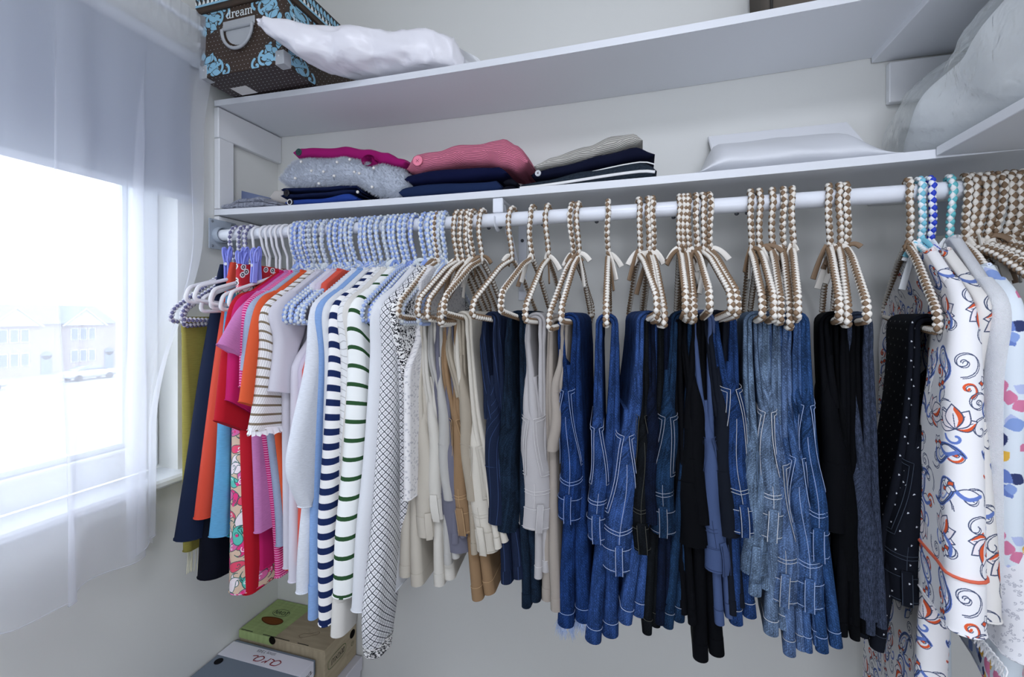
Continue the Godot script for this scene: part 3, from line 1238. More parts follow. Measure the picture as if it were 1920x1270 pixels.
func room() -> void:
	var wall := mat("e0e1dd", 0.75)
	var b := Geo.new()
	b.box(Vector3(ROOM_X / 2, ROOM_Y / 2, -0.06), Vector3(ROOM_X + 0.5, ROOM_Y + 0.2, 0.12), 0.0005)
	struct("wall_back", b, wall)
	b = Geo.new()
	b.box(Vector3(ROOM_X + 0.06, ROOM_Y / 2, ROOM_Z / 2), Vector3(0.12, ROOM_Y + 0.2, ROOM_Z), 0.0005)
	struct("wall_right", b, wall)
	b = Geo.new()
	b.box(Vector3(ROOM_X / 2, ROOM_Y / 2, ROOM_Z + 0.06), Vector3(ROOM_X + 0.5, ROOM_Y + 0.2, 0.12), 0.0005)
	struct("wall_front", b, wall)
	b = Geo.new()
	b.box(Vector3(-0.08, 0.4625, ROOM_Z / 2), Vector3(0.16, 0.975, ROOM_Z), 0.0005)
	b.box(Vector3(-0.08, 2.46, ROOM_Z / 2), Vector3(0.16, 0.72, ROOM_Z), 0.0005)
	b.box(Vector3(-0.08, 1.525, 0.175), Vector3(0.16, 1.17, 0.35), 0.0005)
	b.box(Vector3(-0.08, 1.525, (1.85 + ROOM_Z) / 2), Vector3(0.16, 1.17, ROOM_Z - 1.85), 0.0005)
	struct("wall_left", b, wall)
	b = Geo.new()
	b.box(Vector3(ROOM_X / 2, -0.05, ROOM_Z / 2), Vector3(ROOM_X + 0.4, 0.1, ROOM_Z + 0.2), 0.0005)
	struct("floor", b, mat("b3b0ae", 0.95, "carpet", 0.12))
	b = Geo.new()
	b.box(Vector3(ROOM_X / 2, ROOM_Y + 0.05, ROOM_Z / 2), Vector3(ROOM_X + 0.4, 0.1, ROOM_Z + 0.2), 0.0005)
	struct("ceiling", b, mat("f1f1ef", 0.85))
	var trim := mat("eef0f2", 0.45)
	b = Geo.new()
	b.box(Vector3(ROOM_X / 2, 0.045, 0.006), Vector3(ROOM_X, 0.09, 0.012), 0.003)
	struct("baseboard_back", b, trim)
	# a panelled door in the wall behind the camera
	var d := struct("door_1", door_leaf(), trim)
	var kn := Geo.new()
	kn.lathe(PackedVector2Array([Vector2(0.012, 0), Vector2(0.012, 0.03), Vector2(0.027, 0.04), Vector2(0.027, 0.058), Vector2(0.015, 0.066)]), Vector3(0.68, 1.0, ROOM_Z - 0.03), Basis(Vector3.RIGHT, -PI / 2))
	part("door_knob", kn, mat("b9b4a8", 0.3), d)

func door_leaf() -> Geo:
	var b := Geo.new()
	b.box(Vector3(1.0, 1.02, ROOM_Z - 0.012), Vector3(0.78, 2.04, 0.024), 0.004)
	for y in [0.55, 1.5]:
		b.box(Vector3(1.0, y, ROOM_Z - 0.027), Vector3(0.5, 0.7, 0.008), 0.004)
	return b

func window_side() -> void:
	var vin := mat("eef2f7", 0.4)
	var o := Node3D.new()
	o.name = "window_1"
	add_child(o)
	o.set_meta("kind", "structure")
	var f := Geo.new()
	f.box(Vector3(-0.10, 1.0145, 1.10), Vector3(0.066, 0.070, 1.376), 0.004)
	f.box(Vector3(-0.10, 2.075, 1.10), Vector3(0.066, 0.06, 1.376), 0.004)
	f.box(Vector3(-0.10, 1.5445, 0.3835), Vector3(0.07, 1.13, 0.064), 0.006)
	f.box(Vector3(-0.10, 1.5445, 1.8165), Vector3(0.07, 1.13, 0.064), 0.006)
	f.box(Vector3(-0.085, 1.54, 1.15), Vector3(0.05, 1.05, 0.05), 0.005)
	part("window_frame", f, vin, o)
	var s := Geo.new()
	for q in [[0.4195, 1.133], [1.167, 1.781]]:
		s.box(Vector3(-0.105, 1.056, (q[0] + q[1]) / 2), Vector3(0.03, 0.014, q[1] - q[0]), 0.004)
		s.box(Vector3(-0.105, 1.54, q[0]), Vector3(0.03, 0.98, 0.012), 0.004)
	part("sash_bead", s, mat("dfe6ee", 0.35), o)
	var pm := StandardMaterial3D.new()
	pm.transparency = BaseMaterial3D.TRANSPARENCY_ALPHA
	pm.albedo_color = Color(0.95, 0.98, 1.0, 0.04)
	pm.roughness = 0.02
	for q in [[0.414, 1.125], [1.175, 1.786]]:
		var p := Geo.new()
		p.box(Vector3(-0.105, 1.547, (q[0] + q[1]) / 2), Vector3(0.004, 0.996, q[1] - q[0]), 0.0005)
		part("pane", p, pm, o)
	var w := Geo.new()
	w.box(Vector3(-0.015, 0.966, 1.08), Vector3(0.115, 0.022, 1.56), 0.006)
	struct("trim_1", w, vin)
	# roller blind, half drawn
	var t := thing("roller_blind", "pale grey roller blind drawn half way down behind the sheer curtain", "blind", Vector3(0.024, 2.12, 1.08))
	var bl := Geo.new()
	bl.box(Vector3(0, -0.205, 0.01), Vector3(0.0012, 0.38, 1.51), 0.0003)
	var bm := mat("c3cbd8", 0.9, "weave", 0.05).duplicate() as StandardMaterial3D
	bm.backlight_enabled = true
	bm.backlight = Color(0.50, 0.54, 0.60)
	part("blind_cloth", bl, bm, t)
	var rr := Geo.new()
	rr.lathe(PackedVector2Array([Vector2(0.017, -0.765), Vector2(0.017, 0.765)]), Vector3(0, -0.006, 0), Basis(Vector3.RIGHT, PI / 2), 14)
	part("roller_tube", rr, mat("d8dde4", 0.6), t)
	var hb := Geo.new()
	hb.box(Vector3(0, -0.398, 0), Vector3(0.008, 0.018, 1.53), 0.003)
	part("bottom_bar", hb, mat("cdd5e2", 0.5), t)
	# the sheer curtain and its pole
	var cr := thing("curtain_pole", "thin white curtain pole carrying the sheer curtain", "curtain pole", Vector3(0.08, 2.175, 1.05))
	var cp := Geo.new()
	cp.lathe(PackedVector2Array([Vector2(0.006, -0.77), Vector2(0.006, 0.77)]), Vector3.ZERO, Basis(Vector3.RIGHT, PI / 2), 10)
	part("pole", cp, vin, cr)
	var br := Geo.new()
	for z in [-0.76, 0.76]:
		br.box(Vector3(-0.039, 0, z), Vector3(0.078, 0.014, 0.012), 0.002)
	part("bracket", br, vin, cr)
	var cm := StandardMaterial3D.new()
	cm.albedo_color = Color(0.95, 0.97, 1.0, 0.46)
	cm.transparency = BaseMaterial3D.TRANSPARENCY_ALPHA
	cm.roughness = 1.0
	cm.backlight_enabled = true
	cm.backlight = Color(1.1, 1.1, 1.12)
	var ct := thing("sheer_curtain", "long translucent white sheer curtain gathered on a pole in front of the window", "curtain", Vector3(0.08, 2.175, 1.05))
	var rows := []
	var n := 280
	for i in 34:
		var v := i / 33.0
		var row := PackedVector3Array()
		for j in n + 1:
			var s2 := float(j) / n
			var hem := -1.352 + 0.045 * s2 + 0.018 * sin(s2 * 19.0 + 0.8) + 0.012 * sin(s2 * 41.0)
			var y := lerpf(0.03, hem, v)
			var zr := lerpf(-0.73, -0.60, smoothstep(0.42, 0.80, v))
			var ph := s2 * 34.0 + 1.2 * nz.get_noise_2d(s2 * 160, v * 14)
			var amp := lerpf(0.008, 0.026, smoothstep(0.02, 0.4, v))
			amp *= lerpf(0.12, 1.0, smoothstep(0.03, 0.16, s2))
			var tuck := 0.018 * smoothstep(0.03, 0.16, s2) * smoothstep(0.1, 0.9, v)
			var z := -0.73 + s2 * 1.48 + (zr + 0.73) * maxf(0.0, 1.0 - s2 / 0.12) + tuck * sin(2 * ph + 1.0)
			for tk in [[0.022, 0.014, 0.030], [0.112, 0.018, 0.052], [0.235, 0.016, 0.040], [0.36, 0.02, 0.045]]:
				var dd: float = (s2 - tk[0] - 0.006 * sin(v * 5.0 + tk[0] * 50)) / tk[1]
				z -= tk[2] * smoothstep(0.0, 0.3, v) * dd * exp(-dd * dd)
			var x := amp * sin(ph) + 0.5 * amp * sin(2.7 * ph + 1.0) + (0.003 * sin(s2 * 400.0) if v < 0.06 else 0.0)
			row.append(Vector3(x + lerpf(0.013, lerpf(-0.022, 0.012, smoothstep(0.03, 0.16, s2)), smoothstep(0.06, 0.22, v)), y, z))
		rows.append(row)
	var g1 := Geo.new()
	g1.grid(rows, false, 1)
	part("sheer_panel", g1, cm, ct)
	var hm := Geo.new()
	var hp: PackedVector3Array = rows[33]
	hm.tube(hp, 0.0014, 5)
	part("rolled_hem", hm, cm, ct)

func outside() -> void:
	var gr := Geo.new()
	gr.box(Vector3(-70, -5.6, -25), Vector3(130, 0.2, 140), 0.0)
	struct("street_ground", gr, mat("b4b6b7", 0.95, "carpet", 6.0))
	var brick := mat("9a918f", 0.9)
	var white := mat("b4b6ba", 0.7)
	var glass := mat("66758c", 0.5)
	var roof := mat("7f8793", 0.9)
	for k in 5:
		var z := -12.0 - 6.4 * k
		var nm: String = ["far left", "left, beside a plain gable", "middle, with the arched porch", "right", "far right"][k]
		var t := thing("townhouse", "pale brick townhouse outside the window, %s in its row" % ["nearest the curtain's left edge", "second from the left", "in the middle", "fourth from the left", "farthest to the right"][k], "house", Vector3(-66, -5.5, z), 0, "townhouses across the street")
		var w := Geo.new()
		w.box(Vector3(-4, 3.0, 0), Vector3(8, 6.0, 6.38), 0.0)
		part("wall", w, brick, t)
		var rf := Geo.new()
		rf.quad(Vector3(0.4, 5.9, 3.2), Vector3(0.4, 5.9, -3.2), Vector3(-4, 8.2, -3.2), Vector3(-4, 8.2, 3.2))
		rf.quad(Vector3(-4, 8.2, 3.2), Vector3(-4, 8.2, -3.2), Vector3(-8.4, 5.9, -3.2), Vector3(-8.4, 5.9, 3.2))
		part("roof", rf, roof, t)
		var gb := Geo.new()
		gb.tri(Vector3(0.5, 5.7, 2.4), Vector3(0.5, 5.7, -1.6), Vector3(0.5, 7.6, 0.4))
		part("gable", gb, white, t)
		var gt := Geo.new()
		gt.tube(PackedVector3Array([Vector3(0.55, 5.6, 2.7), Vector3(0.55, 7.7, 0.4), Vector3(0.55, 5.6, -1.9)]), 0.12, 4)
		part("gable_trim", gt, white, t)
		for y in [1.9, 4.6]:
			for zz in [1.3, 0.4, -0.5]:
				var wf := Geo.new()
				wf.box(Vector3(0.03, y, zz), Vector3(0.1, 1.55, 0.82), 0.02)
				var win := part("window", wf, white, t)
				var gl := Geo.new()
				gl.box(Vector3(0.1, y, zz), Vector3(0.04, 1.3, 0.56), 0.0)
				part("glass_pane", gl, glass, win)
		var pr := Geo.new()
		pr.box(Vector3(0.05, 1.1, -2.4), Vector3(0.12, 2.2, 1.0), 0.02)
		pr.lathe(PackedVector2Array([Vector2(0.5, -0.06), Vector2(0.5, 0.06)]), Vector3(0.05, 2.2, -2.4), Basis(Vector3.BACK, PI / 2), 20)
		part("door", pr, glass, t)
	for k in 2:
		var t := thing("parked_car", ["pale car parked in front of the middle townhouse", "pale car parked farther right along the street"][k], "car", Vector3(-56, -5.5, -23.0 - 9.0 * k), 0, "")
		var b := Geo.new()
		var rows := []
		for p in [[-2.2, 0.5, 0.75], [-2.1, 0.35, 0.95], [-1.0, 0.3, 1.05], [-0.7, 0.3, 1.08], [0.1, 0.3, 1.1], [1.2, 0.3, 1.08], [2.0, 0.35, 0.98], [2.25, 0.5, 0.8]]:
			rows.append(PackedVector3Array([Vector3(-0.85, p[1], p[0]), Vector3(-0.9, 0.7, p[0]), Vector3(-0.8, p[2], p[0]), Vector3(0.8, p[2], p[0]), Vector3(0.9, 0.7, p[0]), Vector3(0.85, p[1], p[0])]))
		b.grid(rows, true, 0, true)
		part("body", b, mat("c3c8d2", 0.5), t)
		var cb := Geo.new()
		rows = []
		for p in [[-1.3, 1.05, 0.8], [-0.6, 1.5, 0.68], [0.7, 1.52, 0.68], [1.5, 1.05, 0.8]]:
			rows.append(PackedVector3Array([Vector3(-0.8, 1.0, p[0]), Vector3(-p[2], p[1], p[0]), Vector3(p[2], p[1], p[0]), Vector3(0.8, 1.0, p[0])]))
		cb.grid(rows, true, 0, true)
		part("cabin", cb, mat("77839a", 0.2), t)
		for z in [-1.4, 1.4]:
			for x in [-0.85, 0.85]:
				var wl := Geo.new()
				wl.lathe(PackedVector2Array([Vector2(0.33, -0.1), Vector2(0.33, 0.1)]), Vector3(x, 0.33, z), Basis(Vector3.BACK, PI / 2), 16)
				part("wheel", wl, mat("33363c", 0.8), t)

func board(x0: float, x1: float, z0: float, z1: float, y: float, th: float, sag: float) -> Geo:   # a shelf that bends a little under its load
	var b := Geo.new()
	var n := 24
	for i in n:
		var a := lerpf(x0, x1, float(i) / n)
		var c := lerpf(x0, x1, float(i + 1) / n)
		var ya := y - sag * (1 - pow((a - 0.95) / 0.95, 2))
		var yc := y - sag * (1 - pow((c - 0.95) / 0.95, 2))
		b.quad(Vector3(a, ya, z0), Vector3(c, yc, z0), Vector3(c, yc, z1), Vector3(a, ya, z1))
		b.quad(Vector3(a, ya + th, z1), Vector3(c, yc + th, z1), Vector3(c, yc + th, z0), Vector3(a, ya + th, z0))
		b.quad(Vector3(a, ya, z1), Vector3(c, yc, z1), Vector3(c, yc + th, z1), Vector3(a, ya + th, z1))
		b.quad(Vector3(c, yc, z0), Vector3(a, ya, z0), Vector3(a, ya + th, z0), Vector3(c, yc + th, z0))
	b.quad(Vector3(x0, y, z0), Vector3(x0, y, z1), Vector3(x0, y + th, z1), Vector3(x0, y + th, z0))
	b.quad(Vector3(x1, y, z1), Vector3(x1, y, z0), Vector3(x1, y + th, z0), Vector3(x1, y + th, z1))
	return b

func sag_low(x: float) -> float:
	return 0.012 * (1 - pow((x - 0.95) / 0.95, 2))

func sag_up(x: float) -> float:
	return 0.017 * (1 - pow((x - 0.95) / 0.95, 2))

func shelves() -> void:
	var mel := mat("e2e5ea", 0.38)
	var wood := mat("e6e8ea", 0.5)
	tag(part("shelf", board(0.002, 1.99, 0.002, 0.243, 2.024, 0.017, 0.017), mel), "long white upper shelf along the back wall under the brown box", "shelf")
	tag(part("shelf", board(0.002, 1.99, 0.002, 0.243, 1.699, 0.017, 0.012), mel), "long white lower shelf along the back wall carrying the folded sweaters", "shelf")
	var b := Geo.new()
	b.box(Vector3(1.90, 2.013, 1.10), Vector3(0.295, 0.017, 2.19), 0.001)
	tag(part("shelf", b, mel), "white upper shelf along the right wall above the clear bag", "shelf")
	b = Geo.new()
	b.box(Vector3(1.90, 1.707, 1.222), Vector3(0.295, 0.017, 1.95), 0.001)
	tag(part("shelf", b, mel), "white lower shelf along the right wall under the clear bag", "shelf")
	for q in [[Vector3(0.009, 1.975, 0.122), Vector3(0.018, 0.09, 0.242), "left wall under the upper shelf"], [Vector3(0.009, 1.647, 0.122), Vector3(0.018, 0.098, 0.242), "left wall behind the rod's end plate"], [Vector3(1.915, 1.948, 0.01), Vector3(0.265, 0.095, 0.018), "back wall under the upper right shelf"], [Vector3(1.895, 1.68, 0.011), Vector3(0.3, 0.034, 0.02), "back wall under the lower right shelf"]]:
		b = Geo.new()
		b.box(q[0], q[1], 0.002)
		tag(part("shelf_cleat", b, wood), "white wooden cleat on the " + q[2], "shelf support")
	b = Geo.new()
	b.box(Vector3(0.011, 1.823, 0.218), Vector3(0.02, 0.211, 0.05), 0.002)
	tag(part("side_board", b, wood), "upright white board between both shelves on the left wall", "shelf support")

func rod() -> void:
	var white := mat("e9edf4", 0.3)
	var t := thing("closet_rod", "long white closet rod under the lower shelf, sagging slightly under the clothes", "clothes rod", Vector3(0, 0, 0))
	var p := PackedVector3Array()
	for i in 41:
		var x := lerpf(0.022, 2.045, i / 40.0)
		p.append(Vector3(x, ROD_Y + 0.007 * pow((x - 1.1) / 1.1, 2) - 0.001, ROD_Z))
	var gm := Geo.new()
	gm.tube(p, 0.0165, 24, 1.0, Vector3.UP)
	part("tube", gm, white, t)
	var metal := mat("aab4c0", 0.4)
	var f := Geo.new()
	f.box(Vector3(0.0195, 1.640, 0.230), Vector3(0.003, 0.088, 0.09), 0.001)
	f.lathe(PackedVector2Array([Vector2(0.0235, 0), Vector2(0.0235, 0.018), Vector2(0.019, 0.018), Vector2(0.019, 0.0)]), Vector3(0.02, 1.638, 0.243), Basis(Vector3.BACK, -PI / 2), 20)
	var fl := part("end_plate", f, metal, t)
	for q in [Vector2(0.036, 0.035), Vector2(0.036, -0.03), Vector2(-0.036, -0.03), Vector2(-0.036, 0.035)]:
		var s := Geo.new()
		s.lathe(PackedVector2Array([Vector2(0.004, 0), Vector2(0.004, 0.0015), Vector2(0.0015, 0.0028)]), Vector3(0.0208, 1.640 + q.x, 0.230 + q.y), Basis(Vector3.BACK, -PI / 2), 10)
		part("screw", s, mat("70767e", 0.35), fl)
	# middle bracket
	var k := thing("rod_bracket", "white shelf-and-rod bracket screwed to the back wall near the middle of the rod", "bracket", Vector3(0.888, 0, 0))
	var b := Geo.new()
	b.box(Vector3(0, 1.565, 0.003), Vector3(0.024, 0.24, 0.004), 0.001)
	b.box(Vector3(0, 1.683, 0.12), Vector3(0.022, 0.006, 0.236), 0.001)
	part("arm", b, white, k)
	b = Geo.new()
	var dv := Vector3(0, 0.205, 0.195)
	b.box(Vector3(0, 1.575, 0.105), Vector3(0.016, 0.005, dv.length()), 0.001, Basis(Vector3.RIGHT, -atan2(dv.y, dv.z)))
	part("brace", b, white, k)
	b = Geo.new()
	b.box(Vector3(0, 1.668, 0.235), Vector3(0.026, 0.036, 0.012), 0.002)
	var cup := PackedVector3Array()
	for i in 13:
		var a := lerpf(-0.2, PI + 0.2, i / 12.0)
		cup.append(Vector3(0, ROD_Y - 0.0185 * sin(a), ROD_Z + 0.0185 * cos(a)))
	b.tube(cup, 0.012, 8, 0.16, Vector3.RIGHT)
	part("rod_cup", b, white, k)
	for q in [Vector3(0, 1.50, 0.006), Vector3(0, 1.62, 0.006)]:
		var s := Geo.new()
		s.lathe(PackedVector2Array([Vector2(0.005, 0), Vector2(0.005, 0.0015), Vector2(0.002, 0.003)]), q, Basis(Vector3.RIGHT, PI / 2), 10)
		part("screw", s, mat("4c5158", 0.4), k)
	# wall plate at the right, half hidden by the hangers
	var wp := thing("wall_plate", "rounded grey metal rod plate on the back wall behind the right hangers", "bracket", Vector3(1.905, 1.628, 0.0))
	b = Geo.new()
	b.box(Vector3(0, 0, 0.002), Vector3(0.09, 0.085, 0.004), 0.0015)
	part("plate", b, metal, wp)
	for q in [Vector2(-0.03, 0.005), Vector2(0.03, -0.02)]:
		b = Geo.new()
		b.lathe(PackedVector2Array([Vector2(0.007, 0), Vector2(0.006, 0.003), Vector2(0.002, 0.004)]), Vector3(q.x, q.y, 0.004), Basis(Vector3.RIGHT, PI / 2), 12)
		part("screw", b, mat("2c3036", 0.4), wp)
	# small fixings under the rod
	for x in [0.865, 0.895, 1.0, 1.125, 1.29, 1.415, 1.435, 1.482]:
		var s := Geo.new()
		s.lathe(PackedVector2Array([Vector2(0.0045, 0), Vector2(0.0045, 0.004), Vector2(0.002, 0.006)]), Vector3(x, ROD_Y - 0.0155, ROD_Z - 0.004), Basis(Vector3.RIGHT, PI), 9)
		part("screw_head", s, mat("3a3e44", 0.45), t)

# a soft folded piece lying on a shelf: keys are [x, bottom, top]
func folded(called: String, label: String, category: String, keys: Array, zf: float, zb: float, m: Material, layers := 2, wob := 0.004, yaw := 0.0, group := "") -> Node3D:
	var x0: float = keys[0][0]
	var x1: float = keys[keys.size() - 1][0]
	var at := Vector3((x0 + x1) / 2, keys[0][1], (zf + zb) / 2)
	var t := thing(called, label, category, at, yaw, group)
	for l in layers:
		var rows := []
		var n := 36
		for i in n + 1:
			var u := float(i) / n
			var x := lerpf(x0, x1, u)
			var k := 0
			while k < keys.size() - 2 and x > keys[k + 1][0]:
				k += 1
			var f: float = (x - keys[k][0]) / maxf(1e-5, keys[k + 1][0] - keys[k][0])
			f = smoothstep(0, 1, f)
			var lo: float = lerpf(keys[k][1], keys[k + 1][1], f)
			var hi: float = lerpf(keys[k][2], keys[k + 1][2], f)
			var a := lerpf(lo, hi, float(l) / layers)
			var b := lerpf(lo, hi, float(l + 1) / layers)
			var hh := (b - a) / 2
			var e := minf(u, 1 - u) * (x1 - x0)
			var edge := sqrt(clampf(1 - pow(1 - clampf(e / maxf(0.004, hh), 0, 1), 2), 0.02, 1))
			var fz := zf - 0.006 * l + wob * 1.2 * nz.get_noise_2d(x * 300, l * 40)
			var row := PackedVector3Array()
			for s in 28:
				var th := TAU * s / 28
				var cx := signf(cos(th)) * pow(absf(cos(th)), 0.28)
				var sy := signf(sin(th)) * pow(absf(sin(th)), 0.75)
				var z := (fz + zb) / 2 + (fz - zb) / 2 * cx
				var y := (a + b) / 2 + hh * edge * sy * (1.02 if l < layers - 1 else 1.0)
				if sin(th) > 0.1 or l > 0:
					y += wob * nz.get_noise_3d(x * 260, z * 200, l * 31 + x0 * 77)
				row.append(Vector3(x, y, z) - at)
			rows.append(row)
		var gm := Geo.new()
		gm.grid(rows, true, 0, true)
		part("fold_layer", gm, m, t)
	return t

func button(parent: Node3D, at: Vector3, r: float, m: Material, label: String) -> void:
	var b := Geo.new()
	b.lathe(PackedVector2Array([Vector2(r, 0), Vector2(r, 0.0025), Vector2(r * 0.86, 0.004), Vector2(r * 0.72, 0.0028), Vector2(0.0015, 0.0028)]), at - parent.position, Basis(Vector3.RIGHT, PI / 2), 20)
	var o := part("button", b, m, parent, label)
	var h := Geo.new()
	for q in [[-1, -1], [1, -1], [-1, 1], [1, 1]]:
		h.lathe(PackedVector2Array([Vector2(0.0009, 0), Vector2(0.0009, 0.0035)]), at - parent.position + Vector3(q[0] * r * 0.22, q[1] * r * 0.22, 0), Basis(Vector3.RIGHT, PI / 2), 6)
	part("thread_hole", h, mat("5a4a4e", 0.8), o)

func text3(parent: Node3D, s: String, size: float, font: String, m: Material, at: Vector3, basis: Basis, called := "lettering") -> void:
	var tm := TextMesh.new()
	var f := SystemFont.new()
	f.font_names = PackedStringArray([font])
	tm.font = f
	tm.text = s
	tm.font_size = 32
	tm.pixel_size = size / 32.0
	tm.depth = 0.0006
	tm.curve_step = 1.0
	var o := MeshInstance3D.new()
	o.name = called
	o.mesh = tm
	o.material_override = m
	parent.add_child(o, true)
	o.transform = Transform3D(basis, at)

func upper_shelf_things() -> void:
	# keepsake box, its front overhanging the shelf
	var y0 := 2.041
	var t := thing("keepsake_box", "brown dotted keepsake box with pale blue scrolls on the upper shelf", "box", Vector3(0.213, y0, 0.19))
	var W := 0.276
	var D := 0.31
	var H := 0.178
	var front := StandardMaterial3D.new()
	front.albedo_texture = T.scroll_board
	front.roughness = 0.55
	var st := SurfaceTool.new()
	var face := func(a: Vector3, b: Vector3, c: Vector3, d: Vector3, uu: float) -> ArrayMesh:
		var s := SurfaceTool.new()
		s.begin(Mesh.PRIMITIVE_TRIANGLES)
		s.set_normal((b - a).cross(c - a).normalized())
		for q in [[a, 0, 1], [c, uu, 0], [b, uu, 1], [a, 0, 1], [d, 0, 0], [c, uu, 0]]:
			s.set_uv(Vector2(q[1], q[2]))
			s.add_vertex(q[0])
		return s.commit()
	var hw := W / 2
	var hd := D / 2
	var core := Geo.new()
	core.box(Vector3(0, H / 2, 0), Vector3(W - 0.002, H - 0.002, D - 0.002), 0.002)
	part("core", core, mat("3b2b20", 0.6), t)
	part("front_panel", face.call(Vector3(-hw, 0.001, hd), Vector3(hw, 0.001, hd), Vector3(hw, H, hd), Vector3(-hw, H, hd), 1.0), front, t)
	part("side_panel", face.call(Vector3(hw, 0.001, hd), Vector3(hw, 0.001, -hd), Vector3(hw, H, -hd), Vector3(hw, H, hd), 1.0), front, t)
	part("side_panel", face.call(Vector3(-hw, 0.001, -hd), Vector3(-hw, 0.001, hd), Vector3(-hw, H, hd), Vector3(-hw, H, -hd), 1.0), front, t)
	var bt := Geo.new()
	bt.quad(Vector3(-hw, 0.0003, -hd), Vector3(hw, 0.0003, -hd), Vector3(hw, 0.0003, hd), Vector3(-hw, 0.0003, hd))
	part("bottom_panel", bt, mat("ffffff", 0.6, "dots", 0.105), t)
	var lid := Geo.new()
	lid.box(Vector3(0, H + 0.024, 0), Vector3(W + 0.014, 0.058, D + 0.014), 0.002)
	var lp := part("lid", lid, mat("3a2a1e", 0.55), t)
	var band := Geo.new()
	var e := 0.0075
	for q in [[Vector3(-hw - e, 0, hd + e), Vector3(hw + e, 0, hd + e)], [Vector3(hw + e, 0, hd + e), Vector3(hw + e, 0, -hd - e)]]:
		var up := Vector3(0, H + 0.007, 0)
		var up2 := Vector3(0, H + 0.052, 0)
		band.quad(q[0] + up, q[1] + up, q[1] + up2, q[0] + up2)
	var bm := StandardMaterial3D.new()
	bm.albedo_texture = T.lid_band
	bm.roughness = 0.5
	bm.uv1_scale = Vector3(1 / 0.115, 1 / 0.045, 1)
	part("scroll_band", band, bm, lp)
	var steel := mat("aeb2b6", 0.32)
	for sx in [-1.0, 1.0]:
		var cr := Geo.new()
		cr.box(Vector3(sx * (hw - 0.011), 0.016, hd + 0.001), Vector3(0.026, 0.036, 0.0024), 0.001)
		cr.box(Vector3(sx * (hw + 0.001), 0.016, hd - 0.011), Vector3(0.0024, 0.036, 0.026), 0.001)
		cr.box(Vector3(sx * (hw - 0.011), -0.0008, hd - 0.011), Vector3(0.026, 0.0024, 0.026), 0.001)
		var cp := part("corner_plate", cr, steel, t)
		var rv := Geo.new()
		rv.lathe(PackedVector2Array([Vector2(0.003, 0), Vector2(0.0025, 0.001), Vector2(0.001, 0.0016)]), Vector3(sx * (hw - 0.014), 0.02, hd + 0.002), Basis(Vector3.RIGHT, PI / 2), 8)
		part("rivet", rv, mat("c8ccd0", 0.3), cp)
	# drop handle
	var pl := Geo.new()
	pl.box(Vector3(-0.004, 0.128, hd + 0.0015), Vector3(0.105, 0.02, 0.003), 0.001)
	pl.lathe(PackedVector2Array([Vector2(0.0045, -0.05), Vector2(0.0045, 0.05)]), Vector3(-0.004, 0.116, hd + 0.004), Basis(Vector3.BACK, PI / 2), 10)
	var prow := []
	for i in 9:
		var u := i / 8.0
		var w := 0.043 * sqrt(maxf(0.02, 1 - u * u))
		prow.append(PackedVector3Array([Vector3(-0.004 - w, 0.112 - 0.042 * u, hd + 0.002), Vector3(-0.004 + w, 0.112 - 0.042 * u, hd + 0.002)]))
	pl.grid(prow, false, -1)
	var hp := part("handle_plate", pl, steel, t)
	var hb := PackedVector3Array()
	for i in 17:
		var a := PI + PI * i / 16
		hb.append(Vector3(-0.004 + 0.05 * cos(a), 0.113 + 0.055 * sin(a), hd + 0.008))
	var hg := Geo.new()
	hg.tube(hb, 0.0042, 10)
	part("bail", hg, steel, hp)
	var ink := mat("e6eef0", 0.6)
	text3(t, "dream", 0.028, "Droid Serif", ink, Vector3(-0.004, 0.155, hd + 0.0007), Basis())
	text3(t, "inspire", 0.030, "Droid Serif", ink, Vector3(hw + 0.0007, 0.132, 0.075), Basis(Vector3.UP, PI / 2))
	var lb := Geo.new()
	lb.box(Vector3(-0.075, -0.0006, 0.075), Vector3(0.055, 0.001, 0.04), 0.0002)
	part("price_label", lb, mat("e9e7e2", 0.7), t, "plain pale sticker")
	# slippery white bag slumped beside it
	var bag := thing("white_bag", "white plastic bag of linen slumped beside the brown keepsake box", "bag", Vector3(0.55, 2.03, 0.2))
	var rows := []
	var path := [Vector3(0.318, 2.125, 0.392), Vector3(0.34, 2.112, 0.388), Vector3(0.40, 2.088, 0.33), Vector3(0.47, 2.086, 0.265), Vector3(0.55, 2.090, 0.22), Vector3(0.63, 2.086, 0.19), Vector3(0.70, 2.082, 0.17), Vector3(0.745, 2.075, 0.155), Vector3(0.768, 2.06, 0.15)]
	var half := [Vector2(0.006, 0.012), Vector2(0.02, 0.022), Vector2(0.05, 0.04), Vector2(0.075, 0.048), Vector2(0.085, 0.054), Vector2(0.09, 0.056), Vector2(0.085, 0.058), Vector2(0.07, 0.052), Vector2(0.04, 0.03)]
	for i in 49:
		var u := i / 48.0 * (path.size() - 1)
		var k := mini(int(u), path.size() - 2)
		var f := smoothstep(0.0, 1.0, u - k)
		var c: Vector3 = path[k].lerp(path[k + 1], f)
		var h: Vector2 = half[k].lerp(half[k + 1], f)
		var row := PackedVector3Array()
		for s in 36:
			var th := TAU * s / 36
			var q := Vector3(c.x + 0.25 * h.x * cos(th), c.y + h.y * signf(sin(th)) * pow(absf(sin(th)), 0.62), c.z + h.x * signf(cos(th)) * pow(absf(cos(th)), 0.8))
			var cr2 := 0.010 * nz.get_noise_3d(q.x * 420, q.y * 420, q.z * 420) - 0.016 * absf(nz.get_noise_3d(q.x * 600, q.y * 800 + q.x * 300, q.z * 800))
			q += Vector3(0, sin(th), cos(th)) * cr2
			q.y = maxf(q.y, 2.0255 + 0.017 if q.z < 0.243 else 2.02)
			row.append(q - bag.position)
		rows.append(row)
	var bg := Geo.new()
	bg.grid(rows, true, 0, true)
	var bgm := mat("f1f0f6", 0.3)
	part("bag_body", bg, bgm, bag)
	var rib := Geo.new()
